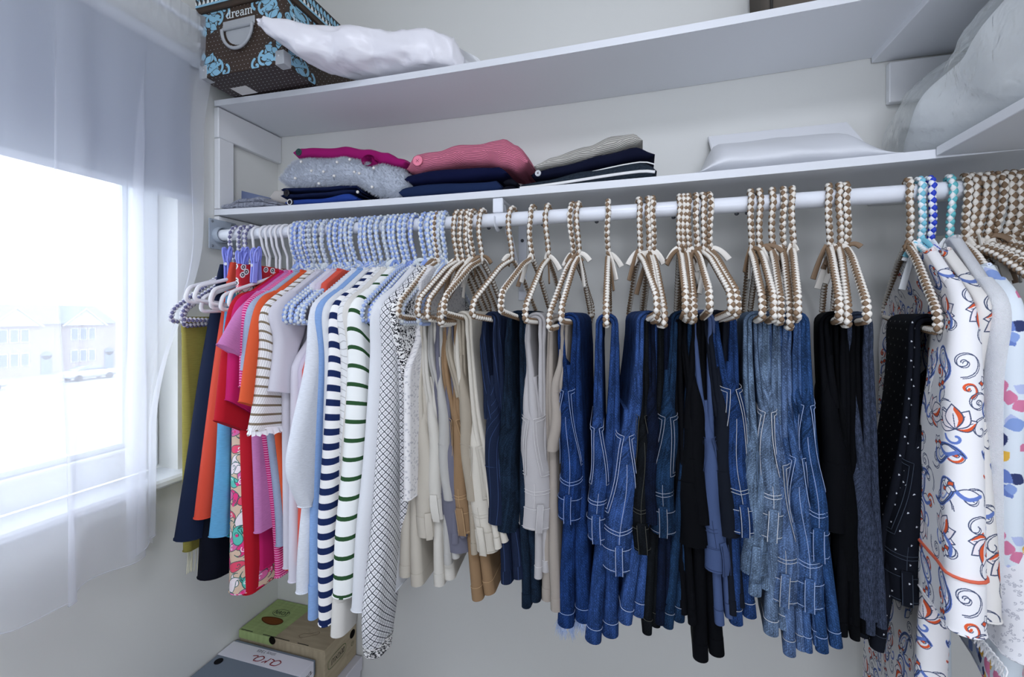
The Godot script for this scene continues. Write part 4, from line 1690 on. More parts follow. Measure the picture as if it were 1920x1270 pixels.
	var rp := PackedVector3Array()
	for i in 15:
		var u := i / 14.0
		rp.append(Vector3(lerpf(0.345, 0.735, u), lerpf(2.108, 2.058, u), lerpf(0.404, 0.232, pow(u, 0.6))) - bag.position)
	rib.tube(rp, 0.0022, 6)
	part("welded_seam", rib, mat("e4e4ee", 0.35), bag)
	var fin := Geo.new()
	var fr := []
	for i in 9:
		var u := i / 8.0
		var row := PackedVector3Array()
		for j in 9:
			var v := j / 8.0
			row.append(Vector3(0.745 + 0.075 * u, 2.045 + 0.082 * v * (1 - 0.75 * u) + 0.004 * sin(v * 9 + u * 5), 0.16 + 0.02 * sin(v * 6.0 + u * 3.0)) - bag.position)
		fr.append(row)
	fin.grid(fr, false, 1)
	var film := StandardMaterial3D.new()
	film.albedo_color = Color(0.93, 0.94, 0.96, 0.6)
	film.transparency = BaseMaterial3D.TRANSPARENCY_ALPHA
	film.roughness = 0.3
	part("loose_film", fin, film, bag, "thin translucent loose end of the bag")
	# a bin whose foot just shows at the top edge
	var bin := thing("fabric_bin", "dark taupe fabric bin at the right end of the upper shelf", "bin", Vector3(1.62, 2.034, 0.115))
	var bb := Geo.new()
	var br := []
	for q in [[0.0, 0.94], [0.02, 0.97], [0.16, 1.0], [0.2, 1.0]]:
		br.append(PackedVector3Array([Vector3(-0.135 * q[1], q[0], -0.09), Vector3(0.135 * q[1], q[0], -0.09), Vector3(0.135 * q[1], q[0], 0.088 * q[1]), Vector3(-0.135 * q[1], q[0], 0.088 * q[1])]))
	bb.grid(br, true, 0, true)
	part("body", bb, mat("6b645c", 0.8, "weave", 0.03), bin)
	var bp := Geo.new()
	bp.tube(PackedVector3Array([Vector3(-0.13, 0.002, 0.087), Vector3(-0.132, 0.1, 0.089), Vector3(-0.135, 0.2, 0.09)]), 0.003, 6)
	part("corner_piping", bp, mat("24221f", 0.7), bin)

func lower_shelf_things() -> void:
	var zf := 0.226
	var wool := "rib"
	var g1 := "sweaters folded on the lower shelf"
	var t := folded("sweater", "bright blue folded sweater with a ringed button at the bottom of the left pile", "sweater", [[0.24, 1.713, 1.735], [0.36, 1.711, 1.732], [0.45, 1.711, 1.738], [0.485, 1.711, 1.724]], zf, 0.05, mat("27418c", 0.9, "", 1, "rib", 0.1), 1)
	button(t, Vector3(0.262, 1.723, zf - 0.001), 0.0105, mat("1b1d2a", 0.3), "black button ringed with white")
	var rg := Geo.new()
	var rpth := PackedVector3Array()
	for k in 25:
		rpth.append(Vector3(0.262 + 0.0075 * cos(TAU * k / 24), 1.723 + 0.0075 * sin(TAU * k / 24), zf + 0.0028) - t.position)
	rg.tube(rpth, 0.0013, 5)
	part("button_ring", rg, mat("eceae6", 0.4), t)
	t = folded("sweater", "dark navy folded cardigan with sparkly black buttons in the left pile", "sweater", [[0.222, 1.738, 1.77], [0.30, 1.735, 1.765], [0.42, 1.733, 1.765], [0.47, 1.735, 1.76], [0.495, 1.725, 1.735]], zf - 0.004, 0.05, mat("141d3c", 0.92, "", 1, "rib", 0.1), 2)
	button(t, Vector3(0.245, 1.752, zf - 0.006), 0.010, mat("17181e", 0.2), "sparkly black button")
	t = folded("sweater", "fluffy pale grey sweater sewn with pearls under the magenta one", "sweater", [[0.220, 1.772, 1.825], [0.26, 1.768, 1.852], [0.36, 1.764, 1.848], [0.47, 1.757, 1.832], [0.54, 1.728, 1.812], [0.60, 1.713, 1.798], [0.632, 1.715, 1.78]], zf - 0.002, 0.04, mat("bfc6d2", 1.0, "", 1, "fuzz", 0.35, 0.6), 1, 0.012)
	var fz := MultiMesh.new()
	fz.transform_format = MultiMesh.TRANSFORM_3D
	var hair := Geo.new()
	hair.tube(PackedVector3Array([Vector3.ZERO, Vector3(0.0005, 0.003, 0.0006), Vector3(0.0018, 0.0055, 0.0002)]), 0.00028, 3, 1.0, Vector3.ZERO, 0.4)
	fz.mesh = hair.mesh()
	var src: MeshInstance3D = t.get_child(0)
	var arr := src.mesh.surface_get_arrays(0)
	var vv: PackedVector3Array = arr[Mesh.ARRAY_VERTEX]
	var nn: PackedVector3Array = arr[Mesh.ARRAY_NORMAL]
	var ii: PackedInt32Array = arr[Mesh.ARRAY_INDEX]
	var spots := []
	while spots.size() < 16000:
		var k := 3 * (rng.randi() % (ii.size() / 3))
		var nrm := nn[ii[k]]
		var a := rng.randf()
		var b := rng.randf() * (1 - a)
		var p := vv[ii[k]] * (1 - a - b) + vv[ii[k + 1]] * a + vv[ii[k + 2]] * b
		if nrm.z < -0.3:
			continue
		var y := (nrm + Vector3(rng.randf() - 0.5, rng.randf() - 0.5, rng.randf() - 0.5) * 1.3).normalized()
		var x := y.cross(Vector3(0.3, 0.5, 0.8)).normalized()
		spots.append(Transform3D(Basis(x, y, x.cross(y)).scaled(Vector3.ONE * (0.7 + rng.randf())), p))
	fz.instance_count = spots.size()
	for k in spots.size():
		fz.set_instance_transform(k, spots[k])
	var fi := MultiMeshInstance3D.new()
	fi.name = "fuzz"
	fi.multimesh = fz
	fi.material_override = mat("ccd2dc", 1.0)
	fi.set_meta("kind", "stuff")
	t.add_child(fi, true)
	for q in [[0.30, 1.835], [0.335, 1.806], [0.375, 1.80], [0.42, 1.822], [0.46, 1.825], [0.475, 1.79], [0.49, 1.785], [0.535, 1.795], [0.36, 1.768], [0.53, 1.745], [0.485, 1.735], [0.41, 1.785], [0.28, 1.79]]:
		var pg := Geo.new()
		var pr := PackedVector2Array()
		for k in 7:
			var a := PI * k / 6 - PI / 2
			pr.append(Vector2(0.0042 * cos(a), 0.0042 * sin(a)))
		pg.lathe(pr, Vector3(q[0], q[1], zf + 0.001) - t.position, Basis(), 10)
		part("pearl", pg, mat("e9e6e0", 0.15), t, "small white pearl")
	t = folded("sweater", "magenta folded sweater with a dark green button on top of the left pile", "sweater", [[0.258, 1.853, 1.888], [0.30, 1.850, 1.884], [0.42, 1.838, 1.876], [0.50, 1.822, 1.862], [0.555, 1.808, 1.846], [0.60, 1.798, 1.825], [0.622, 1.797, 1.82]], zf - 0.012, 0.05, mat("a31b6d", 0.85, "weave", 0.02, "", 0, 0.2), 1)
	button(t, Vector3(0.280, 1.869, zf - 0.014), 0.010, mat("23443f", 0.25), "dark green shiny button")
	var rl := Geo.new()
	var roll := []
	for i in 17:
		var a := i / 16.0 * TAU * 1.35
		var r := 0.0175 - 0.0075 * i / 16.0
		roll.append(PackedVector3Array([Vector3(0.515 + r * cos(a) * 1.3, 1.838 - 0.02 + r * sin(a), zf + 0.000) - t.position, Vector3(0.535 + r * cos(a) * 1.3, 1.832 - 0.02 + r * sin(a), zf - 0.10) - t.position]))
	rl.grid(roll, false, 1)
	part("rolled_sleeve", rl, mat("9a1a66", 0.85), t)
	# middle pile
	folded("sweater", "dark blue ribbed folded sweater at the bottom of the middle pile", "sweater", [[0.608, 1.708, 1.742], [0.66, 1.706, 1.745], [0.80, 1.705, 1.742], [0.875, 1.704, 1.738], [0.892, 1.705, 1.725]], zf, 0.05, mat("1d2b4c", 0.95, "", 1, "rib", 0.2), 1)
	folded("sweater", "small black folded knit peeking out right of the middle pile", "sweater", [[0.893, 1.704, 1.742], [0.91, 1.704, 1.744], [0.928, 1.704, 1.735]], zf - 0.01, 0.06, mat("11131d", 0.95), 2, 0.002)
	folded("sweater", "deep navy folded sweater under the pink knit", "sweater", [[0.622, 1.746, 1.775], [0.70, 1.744, 1.780], [0.82, 1.743, 1.780], [0.88, 1.744, 1.772], [0.905, 1.744, 1.757]], zf - 0.004, 0.05, mat("11173a", 0.92, "weave", 0.02), 1)
	t = folded("sweater", "pink ribbed knit cardigan with a big pink button on the middle pile", "sweater", [[0.624, 1.776, 1.802], [0.645, 1.777, 1.832], [0.72, 1.782, 1.828], [0.78, 1.788, 1.846], [0.85, 1.782, 1.845], [0.89, 1.768, 1.84], [0.93, 1.757, 1.818], [0.957, 1.757, 1.79]], zf - 0.004, 0.05, mat("f08ba6", 0.92, "ribc", 0.034, "rib", 0.2), 1, 0.012)
	button(t, Vector3(0.664, 1.803, zf - 0.003), 0.0135, mat("f0879f", 0.35), "big pink four-hole button")
	# right pile
	t = folded("sweater", "charcoal folded sweater with white stripes at the bottom of the right pile", "sweater", [[0.935, 1.703, 1.722], [1.00, 1.703, 1.728], [1.10, 1.703, 1.743], [1.22, 1.704, 1.752], [1.256, 1.705, 1.738]], zf, 0.05, mat("4a5868", 0.95, "melange", 0.05, "rib", 0.08), 1, 0.001)
	for o in [[0.45, 0.0035], [0.93, 0.0015]]:
		var sg := Geo.new()
		var sp := PackedVector3Array()
		for i in 20:
			var u := i / 19.0
			var x := lerpf(0.940, 1.252, u)
			var hi := 1.722 + 0.030 * smoothstep(0, 0.9, u) - 0.010 * smoothstep(0.92, 1.0, u)
			sp.append(Vector3(x, lerpf(1.703, hi, o[0] * (0.75 + 0.25 * u)), zf + 0.0005 - (0.006 if o[0] > 0.7 else 0.0)) - t.position)
		sg.tube(sp, o[1], 6, 0.4, Vector3(0, 0, 1))
		part("white_stripe", sg, mat("e8e8e8", 0.95), t, "white knitted stripe")
	t = folded("sweater", "navy folded cardigan with a pale button in the middle of the right pile", "sweater", [[0.966, 1.729, 1.752], [1.04, 1.733, 1.760], [1.14, 1.745, 1.778], [1.21, 1.754, 1.788], [1.252, 1.755, 1.766]], zf - 0.004, 0.05, mat("12162c", 0.92, "weave", 0.02), 1, 0.003)
	button(t, Vector3(0.984, 1.743, zf - 0.006), 0.0075, mat("c9cdd2", 0.3), "pale button")
	folded("sweater", "cream ribbed knit sweater on top of the right pile", "sweater", [[0.972, 1.754, 1.772], [1.02, 1.757, 1.785], [1.10, 1.767, 1.803], [1.16, 1.780, 1.822], [1.205, 1.789, 1.822], [1.226, 1.79, 1.805]], zf - 0.008, 0.05, mat("d6d3cb", 0.95, "ribc", 0.034, "rib", 0.2), 1, 0.006)
	# film-wrapped odds and ends at the far left
	var film := StandardMaterial3D.new()
	film.albedo_color = Color(0.72, 0.74, 0.80, 0.72)
	film.transparency = BaseMaterial3D.TRANSPARENCY_ALPHA
	film.roughness = 0.27
	film.heightmap_enabled = true
	film.heightmap_texture = T.film
	film.heightmap_scale = 1.2
	film.uv1_scale = Vector3(8, 8, 1)
	folded("wrapped_shirt", "crumpled film-wrapped grey shirt at the left end of the lower shelf", "clothing", [[0.024, 1.716, 1.738], [0.08, 1.715, 1.746], [0.15, 1.714, 1.748], [0.205, 1.713, 1.730], [0.222, 1.713, 1.722]], 0.235, 0.05, film, 2, 0.010)
	folded("cream_pouch", "cream soft pouch lying behind the film-wrapped shirt", "pouch", [[0.115, 1.745, 1.765], [0.14, 1.745, 1.787], [0.19, 1.738, 1.781], [0.225, 1.735, 1.765]], 0.16, 0.05, mat("cfcac4", 0.8), 1, 0.004)
	t = thing("folded_tie", "folded blue grey satin tie standing on the film-wrapped shirt", "tie", Vector3(0.07, 1.745, 0.17))
	var tg := Geo.new()
	tg.tri(Vector3(-0.045, 0.045, 0), Vector3(-0.035, 0, 0.01), Vector3(0.01, 0.002, 0.012))
	tg.tri(Vector3(-0.045, 0.045, 0), Vector3(0.01, 0.002, 0.012), Vector3(0.075, 0.012, 0.002))
	tg.tri(Vector3(-0.045, 0.045, 0), Vector3(0.075, 0.012, 0.002), Vector3(-0.035, 0, -0.01))
	tg.tri(Vector3(-0.035, 0, 0.01), Vector3(-0.035, 0, -0.01), Vector3(0.075, 0.012, 0.002))
	part("satin_fold", tg, mat("6b7798", 0.35), t)
	# flat white box in a loose white bag
	t = thing("linen_package", "flat white package in a loose translucent bag on the lower shelf", "package", Vector3(1.55, 1.71, 0.12))
	var cb := Geo.new()
	cb.box(Vector3(-0.005, 0.086, -0.035), Vector3(0.31, 0.008, 0.20), 0.002, Basis(Vector3.RIGHT, 0.75))
	part("card", cb, mat("f0f2f6", 0.6), t)
	var rows := []
	for i in 33:
		var u := i / 32.0
		var x := lerpf(-0.215, 0.165, u)
		var hgt := 0.122 * smoothstep(0, 0.18, u) * (1 - 0.75 * smoothstep(0.8, 1.0, u)) + 0.004
		var row := PackedVector3Array()
		for s in 24:
			var th := TAU * s / 24
			var z := -0.005 + 0.105 * signf(cos(th)) * pow(absf(cos(th)), 0.6)
			var y := 0.003 + maxf(0.0, hgt * (0.5 + 0.5 * sin(th))) * lerpf(0.35, 1.0, clampf((0.10 - z) / 0.18, 0, 1))
			y += 0.006 * nz.get_noise_3d(x * 350, y * 350, z * 350) * (1.0 if y > 0.01 else 0.0)
			row.append(Vector3(x, maxf(y, 0.003), z))
		rows.append(row)
	var bg := Geo.new()
	bg.grid(rows, true, 0, true)
	var bgm := StandardMaterial3D.new()
	bgm.albedo_color = Color(0.93, 0.94, 0.96, 0.8)
	bgm.transparency = BaseMaterial3D.TRANSPARENCY_ALPHA
	bgm.roughness = 0.35
	part("loose_bag", bg, bgm, t)
	# clear bag holding a white quilt on the right shelf
	t = thing("bagged_quilt", "large clear plastic bag stuffed with white bedding on the right shelf", "bag", Vector3(1.90, 1.7165, 0.45))
	for pass_ in 2:
		rows = []
		var grow := 0.008 * pass_
		for i in 91:
			var u := i / 90.0
			var z := lerpf(-0.42 if pass_ else -0.36, 0.60, u)
			var full := sqrt(clampf(1 - pow(1 - clampf(u / 0.16, 0, 1), 2), 0.03 if pass_ == 0 else 0.12, 1)) * (1 - 0.5 * smoothstep(0.9, 1.0, u))
			var row := PackedVector3Array()
			for s in 80:
				var th := TAU * s / 80
				var x := 0.0 + (0.135 + grow) * signf(cos(th)) * pow(absf(cos(th)), 0.7) * lerpf(0.75, 1.0, full)
				var y := 0.112 * full * (1 + signf(sin(th)) * pow(absf(sin(th)), 0.75)) * (1.0 + 0.16 * sin(z * 9.0 + 0.6))
				var q := Vector3(x, y, z)
				var lump := 0.028 * nz.get_noise_3d(x * 210, y * 210, z * 170 + 40) + pass_ * (0.016 * absf(nz.get_noise_3d(x * 500, y * 500 + z * 200, z * 420)) + 0.006 * absf(nz.get_noise_3d(x * 1300, y * 1200, z * 1000)))
				q += Vector3(cos(th), sin(th), 0) * (lump + grow * 0.6)
				q.y = maxf(q.y, 0.001)
				q.x = clampf(q.x, -0.16, 0.145)
				row.append(q)
			rows.append(row)
		var gm := Geo.new()
		gm.grid(rows, true, 0, true)
		if pass_ == 0:
			part("quilt", gm, mat("eef1f2", 0.95), t, "soft white bedding")
		else:
			var cl := StandardMaterial3D.new()
			cl.albedo_color = Color(0.94, 0.97, 0.97, 0.2)
			cl.transparency = BaseMaterial3D.TRANSPARENCY_ALPHA
			cl.roughness = 0.08
			cl.heightmap_enabled = true
			cl.heightmap_texture = T.film
			cl.heightmap_scale = 0.5
			cl.uv1_scale = Vector3(2.5, 2.5, 1)
			part("clear_bag", gm, cl, t, "shiny clear plastic bag")

func strokes(parent: Node, called: String, lines: Array, at: Vector3, ux: Vector3, uy: Vector3, s: float, r: float, m: Material) -> void:   # drawn marks, as thin raised ink
	var gm := Geo.new()
	for l in lines:
		var p := PackedVector3Array()
		var pts: Array = l
		var n := (pts.size() - 1) * 4
		for i in n + 1:
			var q := catmull(pts, float(i) / n)
			p.append(at + (ux * q.x + uy * q.y) * s)
		gm.tube(p, r, 6, 0.25, ux.cross(uy))
	part(called, gm, m, parent)

func shoe_boxes() -> void:
	var kraft := mat("baac91", 0.85, "kraft", 0.1)
	var green := mat("b3c888", 0.8, "kraft", 0.1, "ridged", 0.03)
	var V := func(a: float, b: float) -> Vector2: return Vector2(a, b)
	# green and brown box
	var t := thing("shoe_box", "shoe box in green and brown card, topmost at the back in the corner", "shoe box", Vector3(0.165, 0.285, 0.083))
	var b := Geo.new()
	b.box(Vector3(0, 0.06, 0), Vector3(0.318, 0.12, 0.154), 0.002)
	part("body", b, kraft, t)
	b = Geo.new()
	b.box(Vector3(0, 0.122, 0), Vector3(0.32, 0.0035, 0.156), 0.001)
	var lid := part("lid", b, kraft, t)
	b = Geo.new()
	b.quad(Vector3(-0.16, 0.1242, 0.078), Vector3(-0.026, 0.1242, 0.078), Vector3(-0.012, 0.1242, -0.078), Vector3(-0.16, 0.1242, -0.078))
	b.quad(Vector3(-0.16, 0.10, 0.0784), Vector3(-0.03, 0.10, 0.0784), Vector3(-0.026, 0.1242, 0.0784), Vector3(-0.16, 0.1242, 0.0784))
	part("green_print", b, green, lid, "ridged green printed half of the lid")
	var dark := mat("2a2a26", 0.8)
	b = Geo.new()
	for q in [[-0.155, -0.11], [-0.07, 0.03], [0.06, 0.10]]:
		b.box(Vector3((q[0] + q[1]) / 2, 0.1246, 0.074), Vector3(q[1] - q[0], 0.0008, 0.002), 0.0002)
	part("slot", b, dark, lid)
	b = Geo.new()
	b.lathe(PackedVector2Array([Vector2(0.012, 0), Vector2(0.012, 0.001)]), Vector3(-0.03, 0.117, 0.0785), Basis(Vector3.RIGHT, PI / 2), 16)
	part("finger_hole", b, mat("14120f", 0.9), lid)
	b = Geo.new()
	var hp := []
	var hole := PackedVector3Array()
	var mid := PackedVector3Array()
	for k in 24:
		var a := TAU * k / 24
		var q := Vector3(-0.093 + 0.04 * cos(a), 0.1247, 0.014 + (0.012 if sin(a) < 0 else 0.018) * sin(a) * (1 + 0.2 * cos(a)))
		hole.append(q)
		mid.append(Vector3(-0.093, 0.1247, 0.014).lerp(q, 0.02))
	b.grid([hole, mid], true)
	part("hand_hole", b, mat("7d4a24", 0.8), lid, "brown shoe showing through the hand hole")
	b = Geo.new()
	hole.append(hole[0])
	b.tube(hole, 0.0012, 5)
	part("hole_edge", b, mat("57361c", 0.8), lid)
	var ink := mat("20301f", 0.7)
	var ell := []
	for k in 33:
		var a := TAU * k / 32
		ell.append(Vector2(1.65 * cos(a), 0.85 * sin(a)))
	strokes(lid, "logo_ring", [ell], Vector3(-0.092, 0.1248, -0.022), Vector3.RIGHT, Vector3(0, 0, -1), 0.019, 0.0006, ink)
	text3(lid, "NAOT", 0.020, "Droid Sans", ink, Vector3(-0.092, 0.1246, -0.022), Basis(Vector3.RIGHT, -PI / 2), "lettering")
	strokes(lid, "footprint", [[V.call(-1, -0.5), V.call(-0.6, 0.0), V.call(0.2, 0.15), V.call(0.9, 0.75), V.call(1.25, 0.6), V.call(1.0, 0.2), V.call(0.3, -0.3), V.call(-0.5, -0.75), V.call(-1, -0.5)]], Vector3(0.065, 0.1246, 0.035), Vector3.RIGHT, Vector3(0, 0, -1), 0.024, 0.0006, mat("776c57", 0.8))
	# end panel with its hebrew word mark; letters drawn as strokes
	var at := Vector3(0.1597, 0.066, 0.02)
	var uz := Vector3(0, 0, -1)
	var pill := []
	for k in 41:
		var a := TAU * k / 40
		pill.append(Vector2(signf(cos(a)) * pow(absf(cos(a)), 0.5) * 2.1, signf(sin(a)) * pow(absf(sin(a)), 0.6) * 0.82))
	strokes(t, "logo_ring", [pill], at, uz, Vector3.UP, 0.020, 0.0008, mat("4e6b35", 0.7))
	strokes(t, "lettering", [
		[V.call(-1.7, -0.4), V.call(-1.55, -0.3), V.call(-1.55, 0.35), V.call(-1.1, 0.4), V.call(-1.05, -0.4)],
		[V.call(-0.85, 0.4), V.call(-0.72, 0.35), V.call(-0.72, -0.4)],
		[V.call(-0.5, 0.4), V.call(0.0, -0.4)], [V.call(-0.05, 0.4), V.call(-0.1, 0.1), V.call(-0.25, 0.0)], [V.call(-0.5, -0.4), V.call(-0.4, -0.1), V.call(-0.3, 0.05)],
		[V.call(0.15, -0.4), V.call(0.35, -0.35), V.call(0.35, 0.4), V.call(0.2, 0.4)],
		[V.call(0.6, 0.4), V.call(0.85, -0.3), V.call(0.6, -0.55)], [V.call(1.0, 0.4), V.call(0.95, 0.0), V.call(0.8, -0.4)],
		[V.call(1.15, 0.4), V.call(1.4, 0.38), V.call(1.42, -0.38)], [V.call(1.1, -0.4), V.call(1.52, -0.4)],
		[V.call(1.65, 0.4), V.call(1.62, -0.35), V.call(1.95, -0.35), V.call(2.0, 0.35), V.call(1.85, 0.4), V.call(1.8, 0.15)]], at + Vector3(0.0006, 0, 0), uz, Vector3.UP, 0.0165, 0.0009, mat("26301f", 0.7))
	b = Geo.new()
	b.lathe(PackedVector2Array([Vector2(0.013, 0), Vector2(0.013, 0.0008)]), Vector3(0.159, 0.083, -0.055), Basis(Vector3.BACK, -PI / 2), 20)
	part("hand_hole", b, mat("120f0d", 0.9), t, "round black finger hole")
	var circ := []
	for k in 21:
		circ.append(Vector2(cos(TAU * k / 20), sin(TAU * k / 20)))
	strokes(t, "recycling_mark", [circ, [V.call(-0.4, -0.3), V.call(0.1, 0.5), V.call(0.5, -0.1)]], Vector3(0.1597, 0.052, -0.055), uz, Vector3.UP, 0.0065, 0.0006, mat("3f4a30", 0.7))
	# grey box with white band
	t = thing("shoe_box", "grey shoe box with a white printed band, in front of the green one", "shoe box", Vector3(0.153, 0.262, 0.325))
	var grey := mat("76818f", 0.7)
	b = Geo.new()
	b.box(Vector3(0, 0.05, 0), Vector3(0.286, 0.10, 0.30), 0.002)
	part("body", b, grey, t)
	b = Geo.new()
	b.box(Vector3(0, 0.101, 0), Vector3(0.296, 0.044, 0.31), 0.002)
	lid = part("lid", b, grey, t)
	var wb := mat("e3e3ec", 0.55)
	b = Geo.new()
	b.box(Vector3(0, 0.1234, -0.118), Vector3(0.2965, 0.0008, 0.056), 0.0002)
	b.box(Vector3(0.1484, 0.101, -0.118), Vector3(0.0008, 0.0445, 0.056), 0.0002)
	part("band", b, wb, lid, "white printed band")
	var red := mat("8a1f2c", 0.6)
	var ara := [[V.call(0.75, 0.75), V.call(0.1, 0.7), V.call(-0.2, 0.25), V.call(0.2, 0.0), V.call(0.75, 0.35), V.call(0.8, 0.7), V.call(0.7, 0.2), V.call(1.1, 0.05)], [V.call(1.25, 0.0), V.call(1.4, 0.35), V.call(1.5, 0.7), V.call(1.55, 0.45), V.call(1.9, 0.75)], [V.call(3.0, 0.75), V.call(2.4, 0.7), V.call(2.05, 0.25), V.call(2.4, 0.0), V.call(2.95, 0.35), V.call(3.0, 0.7), V.call(2.95, 0.1), V.call(3.5, 0.25)]]
	strokes(lid, "lettering", ara, Vector3(0.055, 0.1243, -0.121), Vector3(-1, 0, 0), Vector3(0, 0, 1), 0.027, 0.0016, red)
	text3(lid, "since 1949", 0.014, "Droid Sans", mat("8f8f98", 0.7), Vector3(-0.012, 0.1240, -0.136), Basis(Vector3.UP, PI) * Basis(Vector3.RIGHT, -PI / 2), "small_lettering")
	strokes(lid, "side_lettering", ara, Vector3(0.1492, 0.095, -0.097), Vector3(0, 0, -1), Vector3.UP, 0.0125, 0.0009, mat("2a1f22", 0.6))
	b = Geo.new()
	b.lathe(PackedVector2Array([Vector2(0.012, 0), Vector2(0.012, 0.0008)]), Vector3(-0.12, 0.1236, -0.07), Basis(), 16)
	part("finger_hole", b, mat("17181c", 0.9), lid)
	# boxes underneath
	for q in [["white shoe box right under the green and brown one", Vector3(0.175, 0.143, 0.085), Vector3(0.345, 0.142, 0.158), "d4d3da"], ["grey card box on the floor at the bottom of the back stack", Vector3(0.175, 0.0, 0.085), Vector3(0.345, 0.1425, 0.158), "9aa2ac"], ["pale card box under the grey banded one", Vector3(0.153, 0.131, 0.325), Vector3(0.30, 0.13, 0.31), "c9ccd2"], ["white card box on the floor at the bottom of the front stack", Vector3(0.153, 0.0, 0.325), Vector3(0.30, 0.1305, 0.31), "d9d9dc"]]:
		t = thing("shoe_box", q[0], "shoe box", q[1])
		var s: Vector3 = q[2]
		b = Geo.new()
		b.box(Vector3(0, s.y * 0.4, 0), Vector3(s.x - 0.008, s.y * 0.8, s.z - 0.008), 0.002)
		part("body", b, mat(q[3], 0.7), t)
		b = Geo.new()
		b.box(Vector3(0, s.y - 0.022, 0), Vector3(s.x, 0.043, s.z), 0.002)
		part("lid", b, mat(q[3], 0.7), t)

const PALE := "e7e6e2"

func cord(c: String) -> StandardMaterial3D:
	return mat(c, 0.6)

func hang(x: float, yaw: float, dy: float, kind: String, label: String, group := "") -> Node3D:
	var dye: String = {"blue": "8ea6de", "brown": "80684f", "plum": "6d6c92", "aqua": "7cc4d8", "royal": "2340c0", "turquoise": "5fb6bd"}[kind]
	var white: String = {"blue": "d5dbdc", "brown": "e9e4da", "plum": "dcdce2", "aqua": "eef2f4", "royal": "eceef4", "turquoise": "ecefee"}[kind]
	if kind == "blue":
		dye = ["8ea6de", "9fb2dc", "a8b3c8", "8398d6", "b7c0d4"][rng.randi() % 5]
	var o := cord_hanger(x, yaw, dy, cord(dye), cord(white), label, group)
	return o

